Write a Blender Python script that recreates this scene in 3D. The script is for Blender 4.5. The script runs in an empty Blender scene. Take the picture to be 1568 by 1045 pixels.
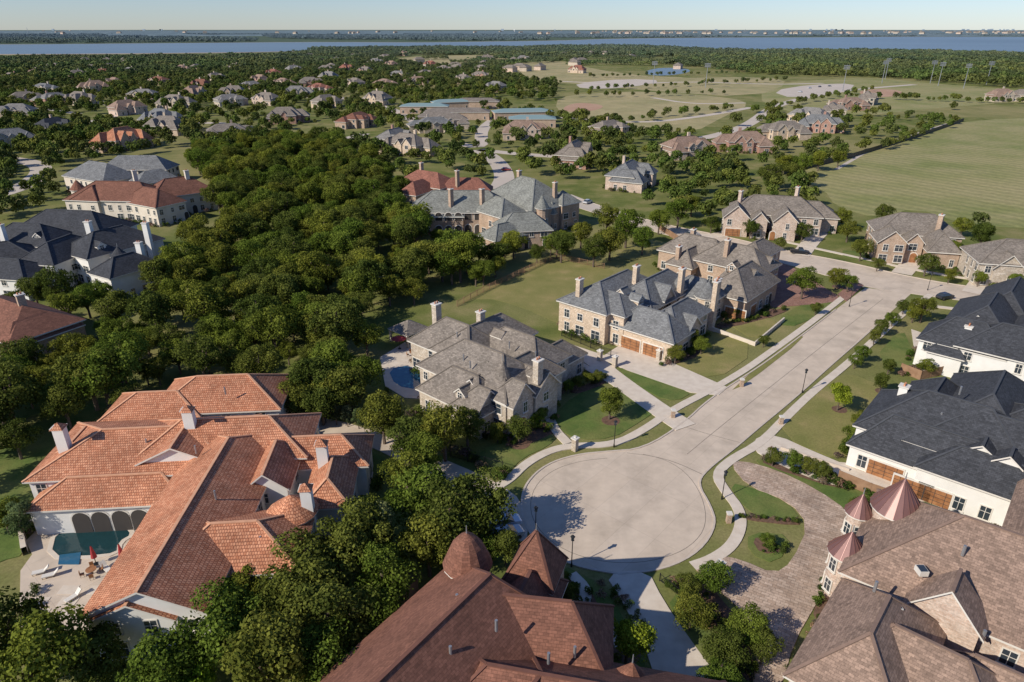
import bpy, math, random
import numpy as np
random.seed(7); rng=np.random.default_rng(7)
scene=bpy.context.scene
CAMH=60.0; PITCH=math.radians(24.56); F=1045.0
cp,sp=math.cos(PITCH),math.sin(PITCH)
# unprojects image pixel coordinates through the assumed camera onto a plane at given height
def P(u,v,z=0.0):
    dx=(u-784)/F; dy=(522.5-v)/F
    ry=cp+dy*sp; rz=-sp+dy*cp
    t=(z-CAMH)/rz
    return (dx*t, ry*t, z)
def rad(a): return math.radians(a)
RA=48.6; RB=-41.4   # street direction and its perpendicular

# ------------------------------------------------------------------ materials
def newmat(name):
    m=bpy.data.materials.new(name); m.use_nodes=True
    nt=m.node_tree; b=nt.nodes['Principled BSDF']
    return m,nt,b
def rgba(c): return (c[0],c[1],c[2],1)
def ramp(nt,fac,stops):
    r=nt.nodes.new('ShaderNodeValToRGB'); e=r.color_ramp.elements
    while len(e)<len(stops): e.new(0.5)
    for i,(p,c) in enumerate(stops): e[i].position=p; e[i].color=rgba(c)
    nt.links.new(fac,r.inputs[0]); return r.outputs[0]
def mixc(nt,fac,a,b,mode='MIX'):
    m=nt.nodes.new('ShaderNodeMix'); m.data_type='RGBA'; m.blend_type=mode
    if isinstance(fac,(int,float)): m.inputs[0].default_value=fac
    else: nt.links.new(fac,m.inputs[0])
    for s,i in ((a,6),(b,7)):
        if isinstance(s,tuple): m.inputs[i].default_value=rgba(s)
        else: nt.links.new(s,m.inputs[i])
    return m.outputs[2]
def noise_out(nt,vec,scale,detail=4,rough=.55):
    n=nt.nodes.new('ShaderNodeTexNoise'); n.inputs['Scale'].default_value=scale
    n.inputs['Detail'].default_value=detail; n.inputs['Roughness'].default_value=rough
    nt.links.new(vec,n.inputs['Vector']); return n.outputs['Fac']
def pos(nt): return nt.nodes.new('ShaderNodeNewGeometry').outputs['Position']
def uvo(nt): return nt.nodes.new('ShaderNodeUVMap').outputs[0]
def bump(nt,b,h,strength,dist):
    bn=nt.nodes.new('ShaderNodeBump'); bn.inputs['Strength'].default_value=strength
    bn.inputs['Distance'].default_value=dist
    nt.links.new(h,bn.inputs['Height']); nt.links.new(bn.outputs[0],b.inputs['Normal'])
def m_noise(name,stops,scale=.5,rough=.85,big=None,bumpk=0,detail=6,fine=None,spec=.3,stripes=None):
    m,nt,b=newmat(name); p=pos(nt)
    f=noise_out(nt,p,scale,detail)
    c=ramp(nt,f,stops)
    if big:
        f2=noise_out(nt,p,big[0],5)
        c=mixc(nt,ramp(nt,f2,[(.42,(0,0,0)),(.62,(big[2],)*3)]),c,big[1])
    if fine:
        f3=noise_out(nt,p,fine[0],3,.7)
        c=mixc(nt,1.0,c,ramp(nt,f3,[(.3,(fine[1],)*3),(.7,(fine[2],)*3)]),'MULTIPLY')
    if stripes:
        mp=nt.nodes.new('ShaderNodeMapping'); mp.inputs['Rotation'].default_value=(0,0,rad(stripes[1])); nt.links.new(p,mp.inputs['Vector'])
        wv=nt.nodes.new('ShaderNodeTexWave'); wv.inputs['Scale'].default_value=stripes[0]; wv.inputs['Distortion'].default_value=2.5; wv.inputs['Detail'].default_value=3; wv.inputs['Detail Scale'].default_value=.4
        nt.links.new(mp.outputs[0],wv.inputs['Vector'])
        c=mixc(nt,1.0,c,ramp(nt,wv.outputs['Fac'],[(.2,(.88,.9,.88)),(.8,(1.07,1.05,1.05))]),'MULTIPLY')
    nt.links.new(c,b.inputs['Base Color']); b.inputs['Roughness'].default_value=rough
    b.inputs['Specular IOR Level'].default_value=spec
    if bumpk: bump(nt,b,noise_out(nt,p,scale*6,4,.7),bumpk,.1)
    return m
def m_plain(name,c,rough=.6,metal=0,spec=.5):
    m,nt,b=newmat(name); p=pos(nt)
    f=noise_out(nt,p,1.3,3)
    cc=mixc(nt,f,tuple(x*.85 for x in c),tuple(min(1,x*1.12) for x in c))
    nt.links.new(cc,b.inputs['Base Color']); b.inputs['Roughness'].default_value=rough
    b.inputs['Metallic'].default_value=metal; b.inputs['Specular IOR Level'].default_value=spec
    return m
def m_brick(name,c1,c2,mortar,w=.6,h=.3,ms=.02,rough=.85,weather=.25,bk=.5,useuv=True,rot=0,offset=.5,fine=True,stain=None):
    m,nt,b=newmat(name)
    vec=uvo(nt) if useuv else pos(nt)
    if rot:
        mp=nt.nodes.new('ShaderNodeMapping'); mp.inputs['Rotation'].default_value=(0,0,rad(rot))
        nt.links.new(vec,mp.inputs['Vector']); vec2=mp.outputs[0]
    else: vec2=vec
    br=nt.nodes.new('ShaderNodeTexBrick'); br.offset=offset
    br.inputs['Color1'].default_value=rgba(c1); br.inputs['Color2'].default_value=rgba(c2)
    br.inputs['Mortar'].default_value=rgba(mortar); br.inputs['Scale'].default_value=1
    br.inputs['Brick Width'].default_value=w; br.inputs['Row Height'].default_value=h
    br.inputs['Mortar Size'].default_value=ms; br.inputs['Mortar Smooth'].default_value=.3
    nt.links.new(vec2,br.inputs['Vector'])
    g=pos(nt)
    f=noise_out(nt,g,.35,5,.6)
    c=mixc(nt,1.0,br.outputs[0],ramp(nt,f,[(.3,(1-weather,)*3),(.7,(1+weather*.6,)*3)]),'MULTIPLY')
    if stain:
        f5=noise_out(nt,g,stain[0],7,.65)
        c=mixc(nt,1.0,c,ramp(nt,f5,[(.36,(stain[1],)*3),(.5,(1,1,1)),(.7,(1.08,)*3)]),'MULTIPLY')
    if fine:
        f3=noise_out(nt,g,3.5,3,.7)
        c=mixc(nt,1.0,c,ramp(nt,f3,[(.32,(.8,)*3),(.68,(1.18,)*3)]),'MULTIPLY')
    nt.links.new(c,b.inputs['Base Color']); b.inputs['Roughness'].default_value=rough
    b.inputs['Specular IOR Level'].default_value=.25
    if bk: 
        inv=nt.nodes.new('ShaderNodeMath'); inv.operation='SUBTRACT'; inv.inputs[0].default_value=1
        nt.links.new(br.outputs['Fac'],inv.inputs[1]); bump(nt,b,inv.outputs[0],bk,.05)
    return m
def shingle(name,c,var=.25):
    return m_brick(name,tuple(x*(1-var) for x in c),tuple(x*(1+var) for x in c),tuple(x*.55 for x in c),w=.5,h=.28,ms=.012,weather=.2)
MAT=dict(
 r_terra=m_brick('terracotta_tile',(.48,.19,.095),(.66,.32,.18),(.26,.09,.05),w=.30,h=.40,ms=.035,weather=.28,bk=.8),
 r_rust=shingle('rust_shingle',(.215,.096,.062),.2),
 r_brown=shingle('brown_shingle',(.28,.19,.14),.24),
 r_tan=shingle('weathered_shingle',(.225,.19,.155)),
 r_grey=shingle('grey_shingle',(.22,.205,.185)),
 r_slate=shingle('slate_shingle',(.18,.18,.175)),
 r_dark=shingle('charcoal_shingle',(.055,.057,.063)),
 r_green=shingle('greygreen_shingle',(.225,.225,.195)),
 r_red=shingle('red_shingle',(.26,.11,.075)),
 w_white=m_noise('white_stucco',[(.3,(.66,.63,.57)),(.7,(.76,.73,.67))],.4,.9),
 w_stone=m_brick('limestone_wall',(.54,.41,.29),(.68,.54,.40),(.42,.34,.26),w=.6,h=.3,ms=.02,weather=.15),
 w_cream=m_brick('cream_stone_wall',(.44,.36,.27),(.60,.52,.42),(.40,.33,.26),w=.5,h=.28,ms=.02,weather=.2),
 w_ivory=m_noise('ivory_stucco',[(.3,(.58,.50,.40)),(.7,(.68,.60,.49))],.4,.9),
 w_brick=m_brick('red_brick_wall',(.36,.17,.12),(.46,.26,.19),(.42,.33,.27),w=.3,h=.12,ms=.012,weather=.2),
 w_tan=m_brick('tan_brick_wall',(.40,.26,.17),(.52,.38,.27),(.45,.37,.3),w=.3,h=.12,ms=.012,weather=.2),
 w_pink=m_brick('blush_brick_wall',(.50,.35,.26),(.64,.51,.41),(.5,.43,.36),w=.45,h=.16,ms=.015,weather=.2),
 trim=m_plain('painted_trim',(.66,.61,.53),.6),
 glass=m_plain('window_glass',(.035,.045,.055),.08,0,.8),
 door=m_noise('stained_wood',[(.35,(.24,.10,.04)),(.65,(.38,.18,.08))],1.2,.5),
 dark=m_plain('dark_recess',(.05,.042,.036),.9),
 metal=m_plain('dark_metal',(.04,.04,.04),.4,.6),
 copper=m_plain('copper_roof',(.20,.10,.085),.42,.3),
 lead=m_plain('galvanised_vent',(.40,.40,.40),.4,.6),
 concrete=m_brick('concrete_paving',(.56,.455,.345),(.58,.475,.365),(.48,.39,.30),w=9.2,h=4.6,ms=.035,weather=.12,bk=0,useuv=False,rot=-RA,offset=0,fine=False,stain=(.18,.86)),
 joint=m_plain('joint_sealant',(.20,.165,.13),.9),
 walk=m_noise('sidewalk_concrete',[(.3,(.56,.47,.37)),(.7,(.66,.57,.46))],.8,.9),
 kerb=m_noise('kerb_concrete',[(.3,(.48,.40,.32)),(.7,(.58,.49,.40))],1.5,.9),
 paver=m_brick('paver_brick',(.40,.285,.205),(.54,.41,.31),(.3,.22,.16),w=.9,h=.45,ms=.03,weather=.22,useuv=False,rot=30,stain=(.3,.78)),
 redpaver=m_brick('red_paver',(.30,.15,.11),(.38,.21,.16),(.2,.14,.1),w=.5,h=.25,ms=.02,useuv=False,rot=-RA),
 mulch=m_noise('mulch_bed',[(.3,(.095,.055,.036)),(.7,(.19,.11,.07))],2.5,.95),
 grass=m_noise('lawn_grass',[(.3,(.068,.11,.02)),(.7,(.115,.16,.034))],.35,.95,fine=(5,.78,1.22),big=(.14,(.19,.185,.055),.7)),
 grass_dry=m_noise('dry_grass',[(.3,(.17,.17,.045)),(.55,(.225,.20,.065)),(.75,(.31,.24,.10))],.18,.95,fine=(4,.8,1.2)),
 pasture=m_noise('pasture_grass',[(.3,(.18,.20,.055)),(.5,(.235,.23,.078)),(.72,(.34,.285,.13))],.016,.95,fine=(.5,.8,1.18),big=(.035,(.32,.275,.125),.7),stripes=(.05,-35)),
 field=m_noise('field_grass',[(.3,(.25,.23,.095)),(.6,(.36,.295,.145))],.02,.95,fine=(.1,.85,1.15)),
 infield=m_noise('infield_clay',[(.3,(.38,.22,.14)),(.7,(.44,.28,.18))],.05,.95),
 sand=m_noise('sandy_shore',[(.3,(.45,.33,.24)),(.7,(.55,.42,.32))],.01,.95),
 asphalt=m_noise('pale_road',[(.3,(.46,.395,.32)),(.7,(.54,.46,.38))],.05,.95),
 wood=m_noise('fence_wood',[(.3,(.22,.125,.07)),(.7,(.33,.20,.12))],1.0,.85),
 iron=m_plain('wrought_iron',(.03,.03,.03),.5,.5),
 teal=m_plain('teal_metal_roof',(.20,.28,.28),.7,.0,.2),
)
def m_water(name,c,rough,spec=.5,bk=.2,sc=1.2):
    m,nt,b=newmat(name); p=pos(nt)
    f=noise_out(nt,p,sc,4)
    nt.links.new(mixc(nt,f,tuple(x*.75 for x in c),tuple(x*1.2 for x in c)),b.inputs['Base Color'])
    b.inputs['Roughness'].default_value=rough; b.inputs['Specular IOR Level'].default_value=spec
    if bk: bump(nt,b,f,bk,.1)
    return m
MAT['pool']=m_water('pool_water',(.012,.045,.05),.05)
MAT['poolblue']=m_water('blue_pool_water',(.03,.12,.2),.05)
MAT['lake']=m_water('lake_water',(.17,.235,.285),.5,.12,0,.0009)
def ground_mat():
    m,nt,b=newmat('ground_grass'); p=pos(nt)
    f=noise_out(nt,p,.09,6,.6)
    c=ramp(nt,f,[(.33,(.085,.11,.026)),(.5,(.14,.155,.042)),(.68,(.235,.205,.085))])
    f2=noise_out(nt,p,.008,4,.6)
    c=mixc(nt,ramp(nt,f2,[(.45,(0,0,0)),(.65,(.8,.8,.8))]),c,(.29,.245,.11))
    f3=noise_out(nt,p,2.5,4,.7)
    c=mixc(nt,1.0,c,ramp(nt,f3,[(.3,(.75,)*3),(.7,(1.22,)*3)]),'MULTIPLY')
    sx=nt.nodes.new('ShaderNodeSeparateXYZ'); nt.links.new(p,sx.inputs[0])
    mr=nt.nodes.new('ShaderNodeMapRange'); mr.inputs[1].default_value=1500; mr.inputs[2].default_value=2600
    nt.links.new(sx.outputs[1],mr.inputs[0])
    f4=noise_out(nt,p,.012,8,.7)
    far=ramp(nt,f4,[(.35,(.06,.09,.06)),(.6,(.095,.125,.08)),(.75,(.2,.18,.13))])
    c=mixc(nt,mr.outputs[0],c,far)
    nt.links.new(c,b.inputs['Base Color']); b.inputs['Roughness'].default_value=1
    b.inputs['Specular IOR Level'].default_value=.1
    return m
MAT['ground']=ground_mat()
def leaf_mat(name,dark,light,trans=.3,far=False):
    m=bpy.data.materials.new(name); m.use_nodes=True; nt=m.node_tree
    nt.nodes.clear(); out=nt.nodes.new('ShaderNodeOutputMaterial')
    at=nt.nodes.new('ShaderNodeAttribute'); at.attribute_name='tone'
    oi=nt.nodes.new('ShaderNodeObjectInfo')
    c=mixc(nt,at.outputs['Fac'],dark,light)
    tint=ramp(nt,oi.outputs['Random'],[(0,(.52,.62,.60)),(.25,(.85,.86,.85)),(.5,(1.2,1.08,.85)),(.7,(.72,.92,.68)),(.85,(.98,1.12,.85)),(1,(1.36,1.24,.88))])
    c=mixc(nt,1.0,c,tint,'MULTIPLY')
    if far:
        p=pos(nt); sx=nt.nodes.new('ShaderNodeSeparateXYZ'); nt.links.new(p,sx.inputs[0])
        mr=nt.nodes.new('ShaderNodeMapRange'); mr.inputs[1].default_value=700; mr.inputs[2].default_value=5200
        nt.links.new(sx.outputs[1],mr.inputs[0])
        c=mixc(nt,mr.outputs[0],c,(.155,.205,.225))  # aerial haze painted into the leaf colour, bluer grey with distance
    d=nt.nodes.new('ShaderNodeBsdfDiffuse'); nt.links.new(c,d.inputs[0])
    if trans==0:
        nt.links.new(d.outputs[0],out.inputs[0]); return m
    t=nt.nodes.new('ShaderNodeBsdfTranslucent'); nt.links.new(c,t.inputs[0])
    mx=nt.nodes.new('ShaderNodeMixShader'); mx.inputs[0].default_value=trans
    nt.links.new(d.outputs[0],mx.inputs[1]); nt.links.new(t.outputs[0],mx.inputs[2])
    nt.links.new(mx.outputs[0],out.inputs[0])
    return m
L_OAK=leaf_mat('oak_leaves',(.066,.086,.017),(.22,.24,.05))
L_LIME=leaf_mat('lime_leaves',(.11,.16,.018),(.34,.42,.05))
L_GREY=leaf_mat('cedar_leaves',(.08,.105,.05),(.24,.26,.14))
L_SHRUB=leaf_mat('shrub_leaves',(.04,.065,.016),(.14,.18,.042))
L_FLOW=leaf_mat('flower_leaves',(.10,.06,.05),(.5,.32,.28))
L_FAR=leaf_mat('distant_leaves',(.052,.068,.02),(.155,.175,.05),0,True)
BARK=m_noise('bark',[(.3,(.09,.065,.045)),(.7,(.17,.13,.10))],3,.95)

# ------------------------------------------------------------------ mesh helpers
def newell(pts):
    n=[0,0,0]
    for i in range(len(pts)):
        a=pts[i]; b=pts[(i+1)%len(pts)]
        n[0]+=(a[1]-b[1])*(a[2]+b[2]); n[1]+=(a[2]-b[2])*(a[0]+b[0]); n[2]+=(a[0]-b[0])*(a[1]+b[1])
    l=math.sqrt(sum(x*x for x in n)) or 1
    return (n[0]/l,n[1]/l,n[2]/l)
def dot(a,b): return a[0]*b[0]+a[1]*b[1]+a[2]*b[2]
def cross(a,b): return (a[1]*b[2]-a[2]*b[1],a[2]*b[0]-a[0]*b[2],a[0]*b[1]-a[1]*b[0])
def make_obj(name,verts,faces,mats,midx=None,parent=None,smooth=False):
    me=bpy.data.meshes.new(name); me.from_pydata(verts,[],faces)
    for m in mats: me.materials.append(m)
    if midx: me.polygons.foreach_set('material_index',midx)
    uv=me.uv_layers.new(name='UVMap'); buf=[]
    for f in faces:
        pts=[verts[i] for i in f]; n=newell(pts)
        if abs(n[2])>.99: buf+= [c for p in pts for c in (p[0],p[1])]
        else:
            l=math.hypot(n[0],n[1]) or 1; t=(-n[1]/l,n[0]/l,0); b=cross(n,t)
            for p in pts: buf+=[dot(p,t),dot(p,b)]
    uv.data.foreach_set('uv',buf)
    if smooth: me.polygons.foreach_set('use_smooth',[True]*len(faces))
    me.update()
    o=bpy.data.objects.new(name,me); scene.collection.objects.link(o)
    if parent: o.parent=parent
    return o
class Geo:
    def __init__(s): s.v=[]; s.f=[]; s.m=[]
    def add(s,vs,fs,m=0):
        o=len(s.v); s.v+=vs; s.f+=[tuple(i+o for i in f) for f in fs]; s.m+=[m]*len(fs)
    def box(s,c,ex,ey,hx,hy,hz,m=0,bottom=True):
        vs=[]
        for k in (-1,1):
            for (i,j) in ((-1,-1),(1,-1),(1,1),(-1,1)):
                vs.append((c[0]+ex[0]*hx*i+ey[0]*hy*j,c[1]+ex[1]*hx*i+ey[1]*hy*j,c[2]+hz*k))
        fs=[(4,5,6,7),(0,1,5,4),(1,2,6,5),(2,3,7,6),(3,0,4,7)]
        if bottom: fs.append((3,2,1,0))
        s.add(vs,fs,m)
    def beam(s,p,q,w,h,m=0):
        d=[q[i]-p[i] for i in range(3)]; l=math.sqrt(dot(d,d))
        if l<.01: return
        d=[x/l for x in d]
        sd=cross(d,(0,0,1)); ls=math.sqrt(dot(sd,sd))
        sd=(1,0,0) if ls<.01 else [x/ls for x in sd]
        up=cross(sd,d)
        vs=[]
        for e in (p,q):
            for a,b in ((-1,-1),(1,-1),(1,1),(-1,1)):
                vs.append(tuple(e[i]+sd[i]*w*.5*a+up[i]*h*.5*b for i in range(3)))
        s.add(vs,[(0,1,5,4),(1,2,6,5),(2,3,7,6),(3,0,4,7),(0,3,2,1),(4,5,6,7)],m)
    def cyl(s,c,r0,r1,z0,z1,n=14,m=0,cap=True,rot=0):
        vs=[(c[0]+r0*math.cos(rot+2*math.pi*i/n),c[1]+r0*math.sin(rot+2*math.pi*i/n),z0) for i in range(n)]
        if r1<.01:
            vs.append((c[0],c[1],z1)); fs=[(i,(i+1)%n,n) for i in range(n)]
        else:
            vs+=[(c[0]+r1*math.cos(rot+2*math.pi*i/n),c[1]+r1*math.sin(rot+2*math.pi*i/n),z1) for i in range(n)]
            fs=[(i,(i+1)%n,n+(i+1)%n,n+i) for i in range(n)]
            if cap: fs.append(tuple(range(n,2*n)))
        s.add(vs,fs,m)
    def obj(s,name,mats,parent=None,smooth=False): return make_obj(name,s.v,s.f,mats,s.m,parent,smooth)
def chaikin(pts,it=2,closed=True):
    for _ in range(it):
        out=[]; n=len(pts)
        rngi=range(n if closed else n-1)
        if not closed: out.append(pts[0])
        for i in rngi:
            a=pts[i]; b=pts[(i+1)%n]
            out.append(tuple(a[k]*.75+b[k]*.25 for k in (0,1))); out.append(tuple(a[k]*.25+b[k]*.75 for k in (0,1)))
        if not closed: out.append(pts[-1])
        pts=out
    return pts
def W2(px): return [P(u,v)[:2] for u,v in px]
def area2(p): return sum(p[i][0]*p[(i+1)%len(p)][1]-p[(i+1)%len(p)][0]*p[i][1] for i in range(len(p)))
SURF=[]  # hard surfaces: polygons where nothing grows
def slab(name,pts,z,mat,smooth=2,zb=0.0,hard=False):
    if smooth: pts=chaikin(pts,smooth)
    if area2(pts)<0: pts=pts[::-1]
    n=len(pts); vs=[(x,y,z) for x,y in pts]+[(x,y,zb) for x,y in pts]
    fs=[tuple(range(n))]+[(i,i+n,(i+1)%n+n,(i+1)%n) for i in range(n)]
    if hard: SURF.append(pts)
    return make_obj(name,vs,fs,[MAT[mat]])
def ribbon(name,px,w,z,mat,closed=False,world=False,it=2,zb=0.0,hard=False,obj=True):
    c=px if world else W2(px)
    c=chaikin(c,it,closed); n=len(c); Lp=[];Rp=[]
    for i in range(n):
        a=c[(i-1)%n] if (closed or i>0) else c[i]; b=c[(i+1)%n] if (closed or i<n-1) else c[i]
        dx,dy=b[0]-a[0],b[1]-a[1]; l=math.hypot(dx,dy) or 1
        nx,ny=-dy/l,dx/l
        Lp.append((c[i][0]+nx*w/2,c[i][1]+ny*w/2)); Rp.append((c[i][0]-nx*w/2,c[i][1]-ny*w/2))
    vs=[(x,y,z) for x,y in Lp]+[(x,y,z) for x,y in Rp]+[(x,y,zb) for x,y in Lp]+[(x,y,zb) for x,y in Rp]
    fs=[]
    for i in range(n if closed else n-1):
        j=(i+1)%n
        fs+=[(n+i,n+j,j,i),(i,j,2*n+j,2*n+i),(3*n+i,3*n+j,n+j,n+i)]
    if hard: SURF.append(Lp+Rp[::-1])
    return make_obj(name,vs,fs,[MAT[mat]])
def inpoly(x,y,poly):
    c=False; j=len(poly)-1
    for i in range(len(poly)):
        xi,yi=poly[i]; xj,yj=poly[j]
        if (yi>y)!=(yj>y) and x<(xj-xi)*(y-yi)/(yj-yi)+xi: c=not c
        j=i
    return c

# ------------------------------------------------------------------ ground, lake, hills
g=Geo()
g.add([(-30000,-400,0),(30000,-400,0),(30000,2100,0),(-30000,2100,0),(30000,60000,-1),(-30000,60000,-1)],[(0,1,2,3),(3,2,4,5)])
g.obj('ground',[MAT['ground']])
lake=[P(-700,84),P(0,84),P(250,82),P(430,80),P(520,76),P(640,74),P(760,73),P(900,69),P(1000,72),P(1120,76),P(1300,78),P(1450,80),P(1568,83),P(2000,84),
      P(2000,58),P(1568,57),P(1400,56.5),P(1250,58),P(1100,58),P(930,60),P(860,63),P(700,65),P(640,66),P(500,65),P(300,66.5),P(130,68),P(0,69),P(-700,70)]
slab('shore_sand',[(x+random.uniform(-5,5),y*(1.014 if i>13 else .985)) for i,(x,y,z) in enumerate(lake)],.3,'sand',2)
slab('lake',[(x,y) for x,y,z in lake],.6,'lake',2)
slab('pond',W2([(985,110),(1010,104),(1050,105),(1060,110),(1030,116),(995,116)]),.1,'lake',2)
def hills():
    xs=np.linspace(-9000,9000,260); vs=[];fs=[]
    rows=[(6900,0),(7300,10),(8000,20),(9500,26),(12000,30),(16000,30),(24000,20)]
    for y,h in rows:
        for x in xs:
            xx=x*y/7000
            hh=h*(.75+.25*math.sin(x*.0011+y)+.2*math.sin(x*.0031+1))+ (random.uniform(0,5) if h else -2)
            vs.append((xx,y+random.uniform(-60,60),hh))
    n=len(xs)
    for r in range(len(rows)-1):
        for i in range(n-1): fs.append((r*n+i,r*n+i+1,(r+1)*n+i+1,(r+1)*n+i))
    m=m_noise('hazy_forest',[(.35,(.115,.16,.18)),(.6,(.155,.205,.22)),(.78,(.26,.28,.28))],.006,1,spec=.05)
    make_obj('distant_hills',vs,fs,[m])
hills()

# ------------------------------------------------------------------ fields
def fld(name,px,z,mat,sm=1): slab(name,W2(px),z,mat,sm,hard=True)
fld('pasture_field',[(1195,262),(1290,240),(1400,208),(1470,184),(1700,178),(1700,350),(1568,350),(1480,345),(1400,318),(1345,335),(1280,318),(1262,290)],.02,'pasture')
fld('playing_field',[(855,150),(900,143),(1000,140),(1120,150),(1150,160),(1110,178),(1060,205),(990,200),(880,180),(850,168)],.02,'field')
fld('meadow',[(760,100),(860,92),(900,105),(1010,120),(1180,118),(1210,128),(1150,150),(1000,140),(900,130),(780,122)],.015,'field')
fld('meadow',[(600,88),(740,84),(800,88),(780,98),(700,104),(620,100)],.015,'field')
fld('dry_field',[(1180,128),(1330,118),(1420,128),(1568,138),(1650,150),(1440,165),(1300,180),(1190,170),(1160,150)],.012,'pasture')
slab('ball_infield',W2([(862,164),(885,157),(925,161),(920,168),(890,172),(865,171)]),.05,'infield',2)
slab('ball_infield',W2([(1310,140),(1350,136),(1385,140),(1375,148),(1330,150)]),.05,'infield',2)
fld('vacant_lot_grass',[(690,470),(740,440),(830,398),(925,405),(945,420),(880,450),(868,490),(862,500),(800,470),(740,455)],.03,'grass_dry')

# ------------------------------------------------------------------ road, kerbs, walks
left_edge=[(1325,441),(1280,474),(1230,512),(1180,550),(1140,577),(1085,612),(1045,650),(985,688),(930,692),(880,697),(835,712),(805,740),(797,770),(803,805),(830,842),(880,868),(950,880)]
right_edge=[(1395,450),(1362,480),(1330,510),(1270,562),(1215,612),(1160,657),(1128,685),(1080,722),(1068,742),(1088,775),(1097,805),(1072,845),(1020,872),(950,880)]
le=W2(left_edge); re=W2(right_edge)
road=chaikin(le,2,False)+chaikin(re,2,False)[::-1]
slab('street_road',road,.03,'concrete',0,hard=True)
cross_up=[(870,300),(960,328),(1020,345),(1110,362),(1200,384),(1300,402),(1390,424),(1470,438),(1600,452)]
cross_dn=[(1600,474),(1480,462),(1395,450),(1325,441),(1225,410),(1110,382),(1010,358),(950,340),(860,310)]
slab('cross_street_road',chaikin(W2(cross_up),2,False)+chaikin(W2(cross_dn),2,False),.038,'concrete',0,hard=True)
ribbon('road_joint',[(984,696),(1030,706),(1078,728)],.11,.037,'joint')
ribbon('road_joint',[(1048,654),(1094,668),(1140,680)],.08,.037,'joint')
ribbon('road_joint',[(960,694),(1010,700),(1050,722),(1076,760),(1083,805),(1058,838),(1010,858),(950,864),(890,854),(845,832),(816,800),(811,768),(822,740),(850,718),(890,706),(930,702)],.08,.036,'joint')
ribbon('road_joint',[(1352,458),(1240,545),(1110,648),(1052,696)],.09,.036,'joint')
ribbon('kerb',left_edge[1:],.28,.14,'kerb'); ribbon('kerb',right_edge[1:],.28,.14,'kerb')
ribbon('kerb',cross_up,.28,.14,'kerb'); ribbon('kerb',cross_dn[:3],.28,.14,'kerb'); ribbon('kerb',cross_dn[3:],.28,.14,'kerb')
ribbon('sidewalk',[(748,752),(778,738),(805,710),(845,689),(880,683),(940,682),(985,660),(1030,628),(1085,600),(1140,568),(1175,543),(1235,500),(1292,455)],1.5,.15,'walk',hard=True)
ribbon('sidewalk',[(1425,452),(1385,478),(1340,520),(1295,560),(1245,600),(1205,638),(1165,680),(1118,705),(1095,728),(1112,755),(1132,780),(1135,808),(1120,838),(1090,858),(1060,868)],1.5,.15,'walk',hard=True)
ribbon('sidewalk',[(1180,366),(1290,390),(1390,412),(1480,428),(1600,440)],1.5,.15,'walk',hard=True)
ribbon('sidewalk',[(1430,470),(1500,478),(1600,486)],1.5,.15,'walk',hard=True)
# driveways
slab('driveway',W2([(1012,548),(1028,556),(1114,594),(1100,606),(1058,602),(960,568),(925,552),(905,560),(862,540),(880,530),(925,545),(948,530)]),.12,'walk',0,hard=True)
ribbon('driveway',[(858,530),(905,548),(935,575),(1000,622),(1050,655)],4.2,.125,'walk',hard=True)
ribbon('driveway',[(885,556),(935,585),(985,612)],1.5,.13,'walk')
slab('paver_driveway',W2([(1118,712),(1135,706),(1188,720),(1250,750),(1302,786),(1312,830),(1285,860),(1250,925),(1215,985),(1195,1060),(1150,1060),(1160,1000),(1140,940),(1085,890),(1060,868),(1095,850),(1135,858),(1185,880),(1212,862),(1238,805),(1210,770),(1145,745)]),.125,'paver',1,hard=True)
slab('driveway',W2([(1160,668),(1192,668),(1240,690),(1300,715),(1345,700),(1440,745),(1440,775),(1330,750),(1270,745),(1190,712),(1150,688)]),.12,'walk',1,hard=True)
slab('driveway',W2([(925,878),(992,874),(1015,920),(1060,985),(1115,1060),(1010,1060),(985,985),(955,925)]),.12,'walk',1,hard=True)
slab('driveway',W2([(800,768),(765,742),(700,712),(640,690),(560,655),(470,635),(440,640),(440,660),(540,672),(600,700),(680,740),(740,790),(790,835),(812,822)]),.115,'concrete',1,hard=True)
slab('driveway',W2([(1395,505),(1440,520),(1460,560),(1420,558),(1400,540)]),.12,'walk',0,hard=True)
slab('driveway',W2([(1175,395),(1220,412),(1260,440),(1290,458),(1270,465),(1200,470),(1140,475),(1165,440),(1190,420)]),.12,'redpaver',1,hard=True)
ribbon('driveway',[(1260,352),(1240,372),(1225,392)],5,.12,'walk',hard=True)
ribbon('driveway',[(1140,350),(1100,362),(1060,362)],5,.12,'walk',hard=True)
ribbon('driveway',[(1400,398),(1380,420)],5,.12,'walk',hard=True)
ribbon('driveway',[(1520,408),(1490,450)],5,.12,'walk',hard=True)
slab('crosswalk_paving',W2([(1308,430),(1322,438),(1296,462),(1282,452)]),.16,'redpaver',0)
ribbon('garden_path',[(842,642),(850,660),(870,680)],1.6,.16,'walk')
ribbon('garden_path',[(875,880),(900,905),(890,935),(930,960),(950,990)],1.4,.16,'walk')
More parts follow.
